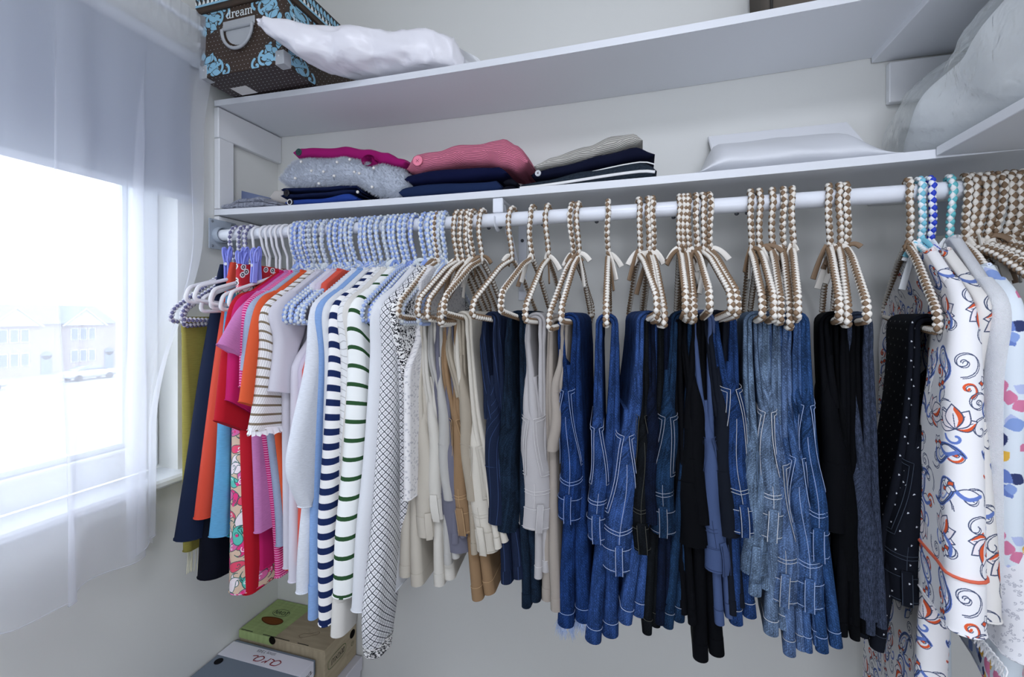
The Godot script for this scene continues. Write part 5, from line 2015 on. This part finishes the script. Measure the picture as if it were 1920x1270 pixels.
func skirts() -> void:
	for k in 3:
		hang([0.091, 0.121, 0.146][k], [0.06, 0.02, 0.0][k], [0.0, -0.012, 0.004][k], "plum", ["purple and white braided hanger nearest the left end of the rod", "purple and white braided hanger holding the olive scarf", "purple and white braided hanger next to the first white plastic one"][k])
	var px := [0.165, 0.194, 0.213, 0.229, 0.246, 0.266, 0.291]
	var what := ["holding the long black skirt", "holding the navy skirt", "holding the orange trousers", "holding the turquoise blouse", "holding the red-waisted print dress", "with no garment, sixth from the left", "nearest the blue braided ones"]
	for k in 7:
		plastic_hanger(px[k], [0.05, 0.0, -0.03, 0.03, 0.0, -0.03, 0.02][k], [0.012, -0.012, 0.014, -0.004, 0.006, -0.008, 0.0][k], "white plastic hanger " + what[k])
	skirt({"called": "scarf", "label": "olive fringed scarf hanging at the far left by the window", "category": "scarf", "x": 0.118, "top": -0.235, "hem": -0.83, "zt": 0.185, "zf": 0.175, "a": 0.012, "lean": -0.008, "m": mat("a39a4e", 0.85, "slub", 0.08), "amp": 0.009, "k": 60.0})
	var t: Node3D = get_child(get_child_count() - 1)
	var fr := Geo.new()
	for k in 90:
		var z := lerpf(-0.19, 0.17, rng.randf())
		var x := -0.008 + 0.008 * (rng.randf() - 0.5)
		fr.tube(PackedVector3Array([Vector3(x, -0.825, z), Vector3(x + 0.003 * rng.randf(), -0.85, z), Vector3(x + 0.006 * (rng.randf() - 0.5), -0.885 - 0.01 * rng.randf(), z + 0.004 * rng.randf())]), 0.0014, 4)
	part("fringe", fr, mat("d9d6bd", 0.9), t, "pale knotted fringe", "stuff")
	skirt({"called": "long_skirt", "label": "long black skirt showing below the navy skirt at the left", "category": "skirt", "x": 0.172, "top": -0.13, "hem": -0.885, "zt": 0.12, "zf": 0.19, "a": 0.03, "lean": 0.01, "tilt": 0.12, "m": mat("10131f", 0.85, "weave", 0.02), "amp": 0.01})
	skirt({"called": "skirt", "label": "navy skirt with a clean hem pegged left of the orange trousers", "category": "skirt", "x": 0.185, "top": -0.10, "hem": -0.78, "zt": 0.135, "zf": 0.215, "a": 0.034, "lean": -0.035, "m": mat("1d2740", 0.8, "weave", 0.02), "amp": 0.016})
	skirt({"called": "cropped_trousers", "label": "orange red trousers pegged between the navy skirt and the turquoise blouse", "category": "trousers", "x": 0.213, "top": -0.095, "hem": -0.725, "zt": 0.13, "zf": 0.205, "a": 0.02, "lean": -0.018, "m": mat("e0482c", 0.75, "weave", 0.02), "amp": 0.008})
	skirt({"called": "blouse", "label": "crinkled turquoise blouse pegged right of the orange trousers", "category": "blouse", "x": 0.236, "top": -0.17, "hem": -0.765, "zt": 0.16, "zf": 0.20, "a": 0.018, "lean": -0.015, "m": mat("69acd6", 0.85, "slub", 0.06), "amp": 0.016, "k": 50.0})
	skirt({"called": "blouse", "label": "blue and green blossom print blouse beside the turquoise one", "category": "blouse", "x": 0.258, "top": -0.15, "hem": -0.775, "zt": 0.15, "zf": 0.17, "a": 0.014, "lean": -0.008, "m": mat("ffffff", 0.8, "blossom", 0.16), "amp": 0.008})
	skirt({"called": "print_dress", "label": "pink, teal and tan swirl print dress with a red waist", "category": "dress", "x": 0.272, "top": -0.105, "hem": -0.90, "zt": 0.165, "zf": 0.188, "a": 0.03, "lean": 0.02, "m": mat("ffffff", 0.7, "swirls", 0.16), "wm": mat("ffffff", 0.75, "bandana", 0.09), "amp": 0.014, "k": 44.0})
	var cl := [[0.187, 1.532, 0.36, "grey-lilac clothes peg furthest left, gripping the navy skirt"], [0.203, 1.528, 0.375, "lilac clothes peg gripping the navy skirt beside the orange waist"], [0.228, 1.532, 0.345, "lilac clothes peg left of the middle pair, behind the orange waist"], [0.243, 1.520, 0.372, "lilac clothes peg gripping the orange waist"], [0.262, 1.512, 0.385, "lilac clothes peg in front of the green print"], [0.285, 1.528, 0.36, "lilac clothes peg left of the rightmost one"], [0.300, 1.520, 0.385, "rightmost lilac clothes peg, gripping the red waist"]]
	for k in cl.size():
		clip(Vector3(cl[k][0], cl[k][1], cl[k][2]), 0.3 * sin(k * 2.0), cl[k][3], 0.12 * sin(k * 3.0))

func tops() -> void:
	var z := func(a: float, b: float) -> Vector2: return Vector2(a - ROD_Z, b - ROD_Y)
	var L := []
	L.append({"x": 0.306, "called": "t_shirt", "category": "t-shirt", "short": "red t-shirt", "label": "red short-sleeved top, first t-shirt right of the pegged skirts", "m": mat("c3202f", 0.8, "weave", 0.03), "so": [z.call(0.497, 1.166)], "si": [z.call(0.395, 1.108)], "sa": 0.013, "hem": -0.905, "zf": 0.175, "a": 0.016, "flare": 0.0})
	L.append({"x": 0.318, "called": "t_shirt", "category": "t-shirt", "short": "hot pink t-shirt", "label": "hot pink t-shirt between the red and the lilac pink ones", "m": mat("d12a72", 0.8, "weave", 0.03), "so": [z.call(0.484, 1.21)], "si": [z.call(0.416, 1.163)], "sa": 0.012, "hem": -0.86, "zf": 0.145, "a": 0.008})
	L.append({"x": 0.333, "called": "t_shirt", "category": "t-shirt", "short": "lilac pink t-shirt", "label": "lilac pink t-shirt with a wide pointed sleeve", "m": mat("d184bd", 0.8, "slub", 0.06), "so": [z.call(0.512, 1.338)], "si": [z.call(0.430, 1.287)], "sa": 0.013, "hem": -0.755, "zf": 0.17, "a": 0.010, "samp": 0.002})
	L.append({"x": 0.347, "called": "t_shirt", "category": "t-shirt", "short": "pinstriped t-shirt", "label": "pink and white pinstriped t-shirt behind the orange sleeve", "m": mat("ffffff", 0.8, "pin_stripe", 0.006), "so": [z.call(0.472, 1.24)], "si": [z.call(0.41, 1.2)], "sa": 0.009, "hem": -0.885, "zf": 0.125, "a": 0.008})
	L.append({"x": 0.363, "called": "t_shirt", "category": "t-shirt", "short": "grey blue t-shirt", "label": "pale grey blue t-shirt with a turned-up cuff", "m": mat("a9b9d2", 0.85, "slub", 0.05), "so": [z.call(0.478, 1.277)], "si": [z.call(0.405, 1.284)], "sa": 0.014, "cuff": 3, "hem": -0.80, "zf": 0.135, "a": 0.010})
	L.append({"x": 0.383, "called": "t_shirt", "category": "t-shirt", "short": "orange t-shirt", "label": "orange t-shirt left of the brown striped top", "m": mat("e8633c", 0.8, "weave", 0.03), "so": [z.call(0.502, 1.213)], "si": [z.call(0.432, 1.18)], "sa": 0.012, "hem": -0.86, "zf": 0.125, "a": 0.008})
	L.append({"x": 0.404, "called": "ribbed_top", "category": "top", "short": "brown striped top", "label": "white ribbed top with thin brown stripes and a lettuce-edge sleeve", "m": mat("ffffff", 0.85, "brown_stripe", 0.0205), "so": [z.call(0.468, 1.33), z.call(0.482, 1.22), z.call(0.497, 1.150)], "si": [z.call(0.40, 1.30), z.call(0.385, 1.2), z.call(0.372, 1.130)], "sa": 0.015, "hem": -0.76, "zf": 0.14, "a": 0.008, "frill": true})
	L.append({"x": 0.428, "called": "t_shirt", "category": "t-shirt", "short": "off-white lilac t-shirt", "label": "off-white lilac t-shirt with a straight wide sleeve over the brown stripes", "m": mat("dedbe4", 0.8, "weave", 0.03), "so": [z.call(0.452, 1.34), z.call(0.466, 1.232)], "si": [z.call(0.395, 1.3), z.call(0.390, 1.212)], "sa": 0.014, "hem": -0.82, "zf": 0.18, "a": 0.010})
	L.append({"x": 0.462, "called": "tank_top", "category": "top", "short": "white sleeveless top", "label": "white sleeveless top slung left of the coral one", "m": mat("e6e2ec", 0.8, "weave", 0.03), "tank": true, "hem": -0.835, "zf": 0.20, "a": 0.012})
	L.append({"x": 0.478, "called": "tank_top", "category": "top", "short": "pale lilac sleeveless top", "label": "pale lilac sleeveless top directly behind the coral strap", "m": mat("d9cfe0", 0.8, "weave", 0.03), "tank": true, "hem": -0.80, "zf": 0.18, "a": 0.008})
	L.append({"x": 0.494, "called": "tank_top", "category": "top", "short": "coral sleeveless top", "label": "coral sleeveless top with a broad strap", "m": mat("e8604f", 0.8, "weave", 0.03), "tank": true, "hem": -0.79, "zf": 0.205, "a": 0.012})
	L.append({"x": 0.536, "called": "linen_shirt", "category": "shirt", "short": "white linen shirt", "label": "white linen shirt with a loose pointed sleeve", "m": mat("e8ecf3", 0.9, "slub", 0.05), "so": [z.call(0.475, 1.30), z.call(0.512, 1.16), z.call(0.522, 1.08), z.call(0.490, 0.995)], "si": [z.call(0.425, 1.28), z.call(0.425, 1.16), z.call(0.43, 1.06), z.call(0.462, 0.99)], "sa": 0.015, "slean": -0.008, "hem": -0.83, "zf": 0.235, "a": 0.014, "lean": -0.02})
	L.append({"x": 0.553, "called": "shirt", "category": "shirt", "short": "light blue shirt", "label": "light blue long-sleeved shirt left of the navy striped top", "m": mat("8fb1e2", 0.85, "slub", 0.05), "so": [z.call(0.458, 1.30), z.call(0.468, 1.1), z.call(0.470, 0.745)], "si": [z.call(0.40, 1.27), z.call(0.395, 1.1), z.call(0.40, 0.75)], "sa": 0.010, "slean": -0.016, "cuff": 2, "hem": -0.80, "zf": 0.19, "a": 0.010})
	L.append({"x": 0.571, "called": "shirt", "category": "shirt", "short": "plain white top", "label": "plain white top between the light blue shirt and the navy stripes", "m": mat("e9ebee", 0.85, "weave", 0.03), "so": [z.call(0.455, 1.30), z.call(0.460, 1.1), z.call(0.462, 0.80)], "si": [z.call(0.40, 1.27), z.call(0.395, 1.1), z.call(0.40, 0.79)], "sa": 0.008, "slean": -0.012, "hem": -0.80, "zf": 0.19, "a": 0.008})
	L.append({"x": 0.592, "called": "striped_top", "category": "top", "short": "navy striped top", "label": "white long-sleeved top with bold navy stripes", "m": mat("ffffff", 0.85, "navy_stripe", 0.031), "so": [z.call(0.462, 1.30), z.call(0.478, 1.1), z.call(0.486, 0.95), z.call(0.48, 0.745)], "si": [z.call(0.405, 1.27), z.call(0.40, 1.1), z.call(0.41, 0.95), z.call(0.425, 0.76)], "sa": 0.016, "slean": -0.022, "hem": -0.86, "zf": 0.175, "a": 0.012, "samp": 0.005})
	L.append({"x": 0.608, "called": "shirt", "category": "shirt", "short": "crinkled white shirt", "label": "white crinkled seersucker shirt between navy and green stripes", "m": mat("eff0f0", 0.9, "crinkle", 0.06), "so": [z.call(0.452, 1.30), z.call(0.455, 1.1), z.call(0.452, 0.86)], "si": [z.call(0.40, 1.27), z.call(0.39, 1.1), z.call(0.39, 0.86)], "sa": 0.012, "slean": -0.008, "hem": -0.74, "zf": 0.17, "a": 0.010})
	L.append({"x": 0.638, "called": "striped_top", "category": "top", "short": "green striped top", "label": "white long-sleeved top with thin green stripes", "m": mat("ffffff", 0.85, "green_stripe", 0.0395), "so": [z.call(0.455, 1.30), z.call(0.468, 1.1), z.call(0.488, 0.95), z.call(0.492, 0.82)], "si": [z.call(0.40, 1.27), z.call(0.39, 1.1), z.call(0.395, 0.95), z.call(0.415, 0.81)], "sa": 0.022, "slean": -0.018, "hem": -0.80, "zf": 0.185, "a": 0.015})
	L.append({"x": 0.620, "called": "tunic", "category": "top", "short": "ivory tunic", "label": "long ivory top hanging lower than the green striped one", "m": mat("e9e6df", 0.8, "weave", 0.03), "so": [z.call(0.448, 1.30), z.call(0.46, 1.1), z.call(0.478, 0.9), z.call(0.488, 0.735)], "si": [z.call(0.395, 1.27), z.call(0.385, 1.1), z.call(0.40, 0.9), z.call(0.42, 0.73)], "sa": 0.014, "slean": -0.012, "cuff": 3, "hem": -0.86, "zf": 0.16, "a": 0.010})
	L.append({"x": 0.697, "called": "cardigan", "category": "cardigan", "short": "long white cardigan", "label": "long plain white cardigan left of the black lattice blouse", "m": mat("eceef2", 0.85, "weave", 0.03), "so": [z.call(0.455, 1.31), z.call(0.468, 1.1), z.call(0.485, 0.95), z.call(0.492, 0.80)], "si": [z.call(0.40, 1.28), z.call(0.385, 1.1), z.call(0.385, 0.95), z.call(0.39, 0.78)], "sa": 0.016, "slean": -0.032, "hem": -0.83, "zf": 0.18, "a": 0.012})
	L.append({"x": 0.716, "print": true, "called": "lattice_blouse", "category": "blouse", "short": "black lattice blouse", "label": "long white blouse in a black lattice print with a patterned cuff", "m": mat("f4f4f4", 0.85, "lattice", 0.06), "trim": mat("ffffff", 0.85, "speckle", 0.09), "so": [z.call(0.450, 1.32), z.call(0.458, 1.15), z.call(0.475, 0.95), z.call(0.498, 0.79), z.call(0.482, 0.705)], "si": [z.call(0.40, 1.28), z.call(0.375, 1.12), z.call(0.365, 0.95), z.call(0.375, 0.80), z.call(0.410, 0.695)], "sa": 0.020, "slean": -0.030, "cuff": 2, "hem": -0.80, "zf": 0.15, "a": 0.012, "samp": 0.007})
	L.append({"x": 0.729, "print": true, "called": "speckled_top", "category": "top", "short": "black speckled top", "label": "white top with black speckles showing at the neck of the lattice blouse", "m": mat("ffffff", 0.85, "speckle", 0.10), "hem": -0.60, "zf": 0.15, "a": 0.010})
	L.append({"x": 0.743, "called": "tank_top", "category": "top", "short": "white lace tank top", "label": "white lace tank top with a drooping armhole beside the cream trousers", "m": mat("f0efee", 0.85, "lace", 0.10), "tank": true, "hem": -0.62, "zf": 0.19, "a": 0.008})
	for d in L:
		d.amp = d.get("amp", 0.006)
		var o := garment_top(d)
		if d.get("frill", false):
			var sl: MeshInstance3D = o.get_node("sleeve")
			var va: PackedVector3Array = sl.mesh.surface_get_arrays(0)[Mesh.ARRAY_VERTEX]
			var cols := 36
			var rimv := PackedVector3Array()
			var top := va.size()
			for k in va.size():
				if va[k].y < z.call(0, 1.156).y:
					rimv.append(va[k])
			var fg := Geo.new()
			var rows := [PackedVector3Array(), PackedVector3Array()]
			for k in 73:
				var a := TAU * k / 72
				var q := Vector3(0.002 + 0.016 * cos(a), lerpf(z.call(0, 1.130).y, z.call(0, 1.150).y, 0.5 + 0.5 * sin(a)), lerpf(z.call(0.372, 0).x, z.call(0.497, 0).x, 0.5 + 0.5 * sin(a)))
				rows[0].append(q + Vector3(0, 0.006, 0))
				rows[1].append(q + Vector3(0.005 * cos(a) + 0.003 * sin(k * 2.1), -0.010 + 0.003 * sin(k * 1.7), 0.004 * sin(a)))
			fg.grid(rows, false, 1)
			part("lettuce_edge", fg, mat("f4f2f4", 0.85), o, "wavy white sleeve edge")
		hang(d.x, 0.0, -0.002, "blue", "blue and white braided hanger carrying the " + d.short)
	for q in [[0.446, "between the off-white and the first sleeveless top"], [0.522, "just left of the white linen shirt's"], [0.651, "bare in front of the green striped top, left one"], [0.669, "bare in front of the green striped top, right one"], [0.714, "bare in front of the speckled top"]]:
		hang(q[0], 0.0, -0.004 + 0.01 * rng.randf(), "blue", "spare blue and white braided hanger " + q[1])

func pants() -> void:
	var pale_st := mat("b9bcc0", 0.8)
	var den := func(c: String) -> Material: return mat(c, 0.9, "denim", 0.22, "denim", 0.02)
	var cot := func(c: String) -> Material: return mat(c, 0.85, "weave", 0.02)
	var black := mat("12151d", 0.85, "lint", 0.2)
	# name, x, yaw, tip lift, waist x, waist y, half width, hem x, hem y, half width; then look and words
	var P := [
		[0.733, 0.058, 0.012, 0.033, -0.707, 0.022, 0.000, -0.814, 0.029, "trousers", cot.call("cdc6b8"), null, "wide cream trousers, leftmost of the folded trousers", {"oneloop": true}],
		[0.752, 0.155, -0.002, 0.026, -0.666, 0.016, 0.042, -0.808, 0.024, "trousers", cot.call("d8d4ca"), null, "ivory white trousers on the lone blue hanger among brown ones", {}],
		[0.786, 0.019, 0.014, 0.039, -0.622, 0.013, 0.050, -0.755, 0.017, "trousers", cot.call("b9b7b2"), null, "greige trousers between the ivory and the slate pairs", {"plain": true}],
		[0.800, 0.038, 0.008, 0.040, -0.730, 0.030, 0.050, -0.709, 0.017, "trousers", cot.call("70707e"), null, "slate grey trousers with a smooth rounded waist end", {"plain": true}],
		[0.814, 0.073, -0.004, 0.037, -0.686, 0.017, 0.082, -0.822, 0.025, "trousers", cot.call("94785a"), mat("b89a74", 0.8), "tan brown trousers with belt loops", {}],
		[0.828, 0.033, 0.000, 0.047, -0.617, 0.014, 0.064, -0.725, 0.014, "trousers", cot.call("aaa08f"), null, "stone coloured trousers squeezed behind the tan pair", {"plain": true}],
		[0.852, -0.009, 0.018, 0.060, -0.718, 0.024, 0.098, -0.705, 0.014, "trousers", cot.call("d3cdc0"), mat("b9b3a6", 0.8), "bone white jeans right of the tan pair", {}],
		[0.928, -0.099, 0.013, 0.022, -0.658, 0.020, 0.059, -0.774, 0.023, "trousers", mat("3a4c74", 0.85, "herring", 0.034), null, "navy herringbone trousers with white pinstripes", {"plain": true}],
		[0.978, -0.044, 0.021, -0.015, -0.672, 0.025, 0.038, -0.818, 0.019, "jeans", den.call("24384f"), null, "dark indigo denim trousers beside the pinstriped pair", {"plain": true}],
		[1.014, -0.015, 0.005, 0.006, -0.657, 0.033, 0.019, -0.756, 0.016, "trousers", cot.call("b9b6b6"), mat("d2d0ce", 0.8), "light grey trousers with back pockets and a broad waistband", {"oneloop": true}],
		[1.072, -0.103, -0.012, 0.000, -0.50, 0.010, -0.007, -0.815, 0.022, "trousers", cot.call("a89f95"), null, "taupe trousers behind the bright blue frayed jeans", {"plain": true}],
		[1.085, -0.026, 0.003, 0.008, -0.631, 0.020, 0.015, -0.842, 0.033, "jeans", den.call("2c5196"), mat("8fa3cc", 0.8), "bright blue jeans with frayed hems", {"fray": true, "hm": mat("a9bbdc", 0.95)}],
		[1.151, 0.049, -0.003, -0.017, -0.662, 0.016, -0.009, -0.859, 0.031, "jeans", den.call("3d62a8"), mat("a9b6d2", 0.8), "mid blue jeans on the hanger that is seen edge-on", {}],
		[1.217, 0.145, 0.016, -0.061, -0.712, 0.029, -0.034, -0.806, 0.025, "jeans", den.call("4a70b8"), mat("b4c0da", 0.8), "blue jeans with the slanted waistband, lowest waist among the blue jeans", {}],
		[1.236, 0.065, 0.007, -0.024, -0.669, 0.015, -0.006, -0.820, 0.017, "jeans", den.call("1d2227"), mat("4a4a44", 0.8), "charcoal jeans squeezed behind the dark teal pair", {}],
		[1.246, 0.077, -0.003, -0.018, -0.618, 0.013, 0.005, -0.798, 0.017, "jeans", den.call("16233f"), null, "midnight blue trousers left of the dark teal jeans", {"plain": true}],
		[1.302, -0.037, 0.018, -0.038, -0.634, 0.022, -0.018, -0.803, 0.020, "jeans", den.call("28486e"), mat("8d93a0", 0.8), "dark teal blue jeans with stitched back pockets", {}],
		[1.311, -0.054, 0.011, 0.007, -0.650, 0.030, 0.001, -0.788, 0.015, "trousers", black, null, "soft black trousers with a wide smooth waist end", {"plain": true}],
		[1.320, -0.056, 0.007, 0.012, -0.607, 0.015, 0.027, -0.851, 0.026, "trousers", black, null, "long black trousers whose legs hang lowest", {"plain": true}],
		[1.334, -0.014, 0.021, 0.018, -0.688, 0.018, 0.033, -0.780, 0.016, "trousers", mat("48597f", 0.85, "weave", 0.02), mat("33405f", 0.8), "slate blue trousers between black ones", {"oneloop": true}],
		[1.347, 0.077, 0.019, 0.012, -0.625, 0.017, 0.026, -0.760, 0.013, "trousers", mat("151a24", 0.85, "weave", 0.02), null, "black blue trousers left of the medium blue jeans", {"plain": true}],
		[1.359, 0.071, 0.015, 0.023, -0.615, 0.027, 0.026, -0.777, 0.022, "jeans", den.call("355897"), pale_st, "medium blue jeans with double white stitching left of the pale ones", {"legm": true}],
		[1.440, -0.131, 0.011, -0.006, -0.685, 0.019, 0.004, -0.723, 0.021, "jeans", den.call("93b0d2"), mat("5f7592", 0.8), "pale blue jeans, leftmost of the light denim", {}],
		[1.456, -0.127, 0.009, 0.004, -0.617, 0.016, 0.015, -0.787, 0.023, "jeans", den.call("8fabd0"), mat("d5d7da", 0.8), "light blue jeans second in the light denim group", {}],
		[1.480, -0.190, 0.004, 0.010, -0.725, 0.021, 0.028, -0.816, 0.019, "jeans", den.call("7c9cd0"), pale_st, "faded blue jeans with a deep waistband in the middle of the light denim", {}],
		[1.500, -0.216, -0.006, 0.032, -0.725, 0.020, 0.036, -0.802, 0.013, "jeans", den.call("5f86c4"), mat("a8bbdc", 0.8), "mid wash jeans right of the faded pair", {}],
		[1.516, -0.246, 0.012, 0.035, -0.639, 0.013, 0.047, -0.797, 0.019, "jeans", den.call("3f68a4"), mat("9fb2d6", 0.8), "deeper blue jeans, rightmost of the denim group", {}],
		[1.580, -0.274, 0.008, -0.001, -0.596, 0.019, 0.016, -0.767, 0.018, "trousers", black, null, "plain black trousers, first right of the denim group", {"plain": true}],
		[1.598, -0.300, 0.000, 0.003, -0.673, 0.016, 0.020, -0.769, 0.014, "trousers", mat("0f1218", 0.9, "lint", 0.2), null, "plain black trousers left of the charcoal melange pair", {"plain": true}],
		[1.609, -0.236, 0.006, 0.012, -0.732, 0.019, 0.020, -0.754, 0.015, "trousers", mat("5c6883", 0.95, "melange", 0.07), null, "charcoal melange knit trousers ending in a rounded tube", {"plain": true}],
		[1.710, -0.262, -0.011, -0.035, -0.699, 0.026, -0.080, -0.790, 0.020, "jeans", mat("ffffff", 0.9, "flecks", 0.16), mat("3c4450", 0.8), "black jeans flecked with tiny white marks beside the paisley blouse", {"legw": 1}],
	]
	for p in P:
		var d := {"x": p[0], "yaw": p[1], "dy": p[2], "wx": p[3], "wy": p[4], "wa": p[5], "hx": p[6], "hy": p[7], "ha": p[8], "called": p[9], "category": p[9], "m": p[10], "label": p[12]}
		if p[11] != null:
			d.stitch = p[11]
		d.merge(p[13], true)
		trousers(d)
		var words: String = p[12]
		for cut in [" with", ",", " between", " squeezed", " right of", " beside", " behind", " on the", " whose", " left of", " second", " in the", " ending", " flecked"]:
			var at: int = words.find(cut)
			if at > 0:
				words = words.substr(0, at)
		if p[0] > 1.59 and p[0] < 1.6:
			words = "plain black trousers nearest the charcoal pair"
		hang(p[0], p[1], p[2], "blue" if p[0] == 0.752 else "brown", ("blue" if p[0] == 0.752 else "brown") + " and white braided hanger carrying the " + words)

func right_end() -> void:
	var pais := mat("ffffff", 0.8, "paisley", 0.32)
	var z := func(a: float, b: float) -> Vector2: return Vector2(a, b - ROD_Y)
	garment_top({"x": 1.727, "yaw": -0.22, "print": true, "called": "paisley_blouse", "category": "blouse", "label": "white blouse in blue and orange paisley print with a piped cuff", "m": pais, "so": [z.call(0.235, 1.33), z.call(0.25, 1.2), z.call(0.27, 1.08), z.call(0.285, 0.965)], "si": [z.call(0.13, 1.28), z.call(0.11, 1.2), z.call(0.10, 1.08), z.call(0.09, 0.965)], "sa": 0.022, "slean": -0.02, "hem": -1.08, "zf": 0.17, "a": 0.02, "lean": -0.03, "amp": 0.012, "piping": mat("e0684c", 0.7)})
	hang(1.727, -0.22, 0.0, "aqua", "aqua and white braided hanger carrying the paisley blouse")
	garment_top({"x": 1.748, "yaw": -0.21, "print": true, "called": "paisley_blouse", "category": "blouse", "label": "second paisley blouse half hidden behind the first one's sleeve", "m": mat("f2f0ea", 0.8, "paisley", 0.34), "hem": -0.66, "zf": 0.25, "a": 0.018, "amp": 0.008})
	hang(1.742, -0.19, 0.0, "royal", "royal blue and white braided hanger between the aqua and turquoise ones")
	garment_top({"x": 1.775, "yaw": -0.26, "called": "fleece_cardigan", "category": "cardigan", "label": "soft white fleece cardigan right of the paisley blouses", "m": mat("e9ebee", 1.0, "", 0.06, "fuzz", 0.12, 0.5), "so": [z.call(0.212, 1.30), z.call(0.208, 1.15), z.call(0.205, 1.0)], "si": [z.call(0.15, 1.27), z.call(0.14, 1.15), z.call(0.14, 1.0)], "neck": 0.035, "sa": 0.014, "hem": -0.62, "zf": 0.2, "a": 0.016})
	hang(1.773, -0.26, 0.0, "turquoise", "turquoise and white braided hanger carrying the fleece cardigan")
	garment_top({"x": 1.796, "yaw": -0.29, "print": true, "called": "garden_shirt", "category": "shirt", "label": "pale blue shirt with a blurred blossom print at the right edge", "neck": 0.125, "m": mat("ffffff", 0.8, "garden", 0.22), "so": [z.call(0.222, 1.30), z.call(0.215, 1.1), z.call(0.20, 0.62)], "si": [z.call(0.16, 1.27), z.call(0.15, 1.1), z.call(0.13, 0.62)], "sa": 0.014, "hem": -0.80, "zf": 0.18, "a": 0.014})
	hang(1.796, -0.29, 0.0, "brown", "brown and white braided hanger carrying the blossom print shirt")
	var t := skirt({"called": "lace_skirt", "label": "white lace hemmed underskirt peeping out below the paisley sleeve", "category": "skirt", "x": 1.768, "yaw": -0.13, "top": -0.26, "hem": -0.715, "zt": 0.1, "zf": 0.24, "a": 0.03, "lean": 0.0, "m": mat("f1f2f5", 0.85, "lace", 0.10), "amp": 0.012, "k": 50.0})
	var g1 := Geo.new()
	for k in 46:
		var u := k / 45.0
		var c := Vector3(-0.030 + 0.060 * (u if u < 0.5 else 1 - u) * 0.2, -0.722, lerpf(0.243, -0.19, u))
		var ringp := PackedVector3Array()
		for q in 11:
			var a := TAU * q / 10
			ringp.append(c + Vector3(0.002 * sin(a * 2), -0.008 + 0.010 * sin(a), 0.0062 * cos(a)))
		g1.tube(ringp, 0.0013, 4)
	part("scalloped_lace", g1, mat("f7f7f8", 0.8), t, "openwork scalloped lace edge")
	var xs := [1.812, 1.826, 1.841, 1.858, 1.874, 1.889, 1.905, 1.922]
	var hx := [1.800, 1.811, 1.823, 1.837, 1.850, 1.861, 1.873, 1.884]
	for k in 8:
		hang(hx[k], 0.06 + 0.02 * (k % 3), 0.004 * (k % 3) - 0.004, "brown", "brown and white braided hanger, %s from the left in the right end bunch" % ["first", "second", "third", "fourth", "fifth", "sixth", "seventh", "eighth"][k])
	for k in 3:
		var lab: String = ["grey trousers hanging at the right edge of the picture", "dark grey trousers behind the right-edge grey pair", "pale grey trousers furthest right on the rod"][k]
		trousers({"called": "trousers", "category": "trousers", "label": lab, "x": hx[1 + 3 * k] + 0.004, "yaw": 0.06, "dy": 0.0, "wx": 0.02, "wy": -0.62, "wa": 0.018, "hx": -0.02, "hy": -0.72, "ha": 0.02, "m": mat(["8d8b92", "4b4b52", "a9a8ac"][k], 0.85, "weave", 0.02), "plain": true})
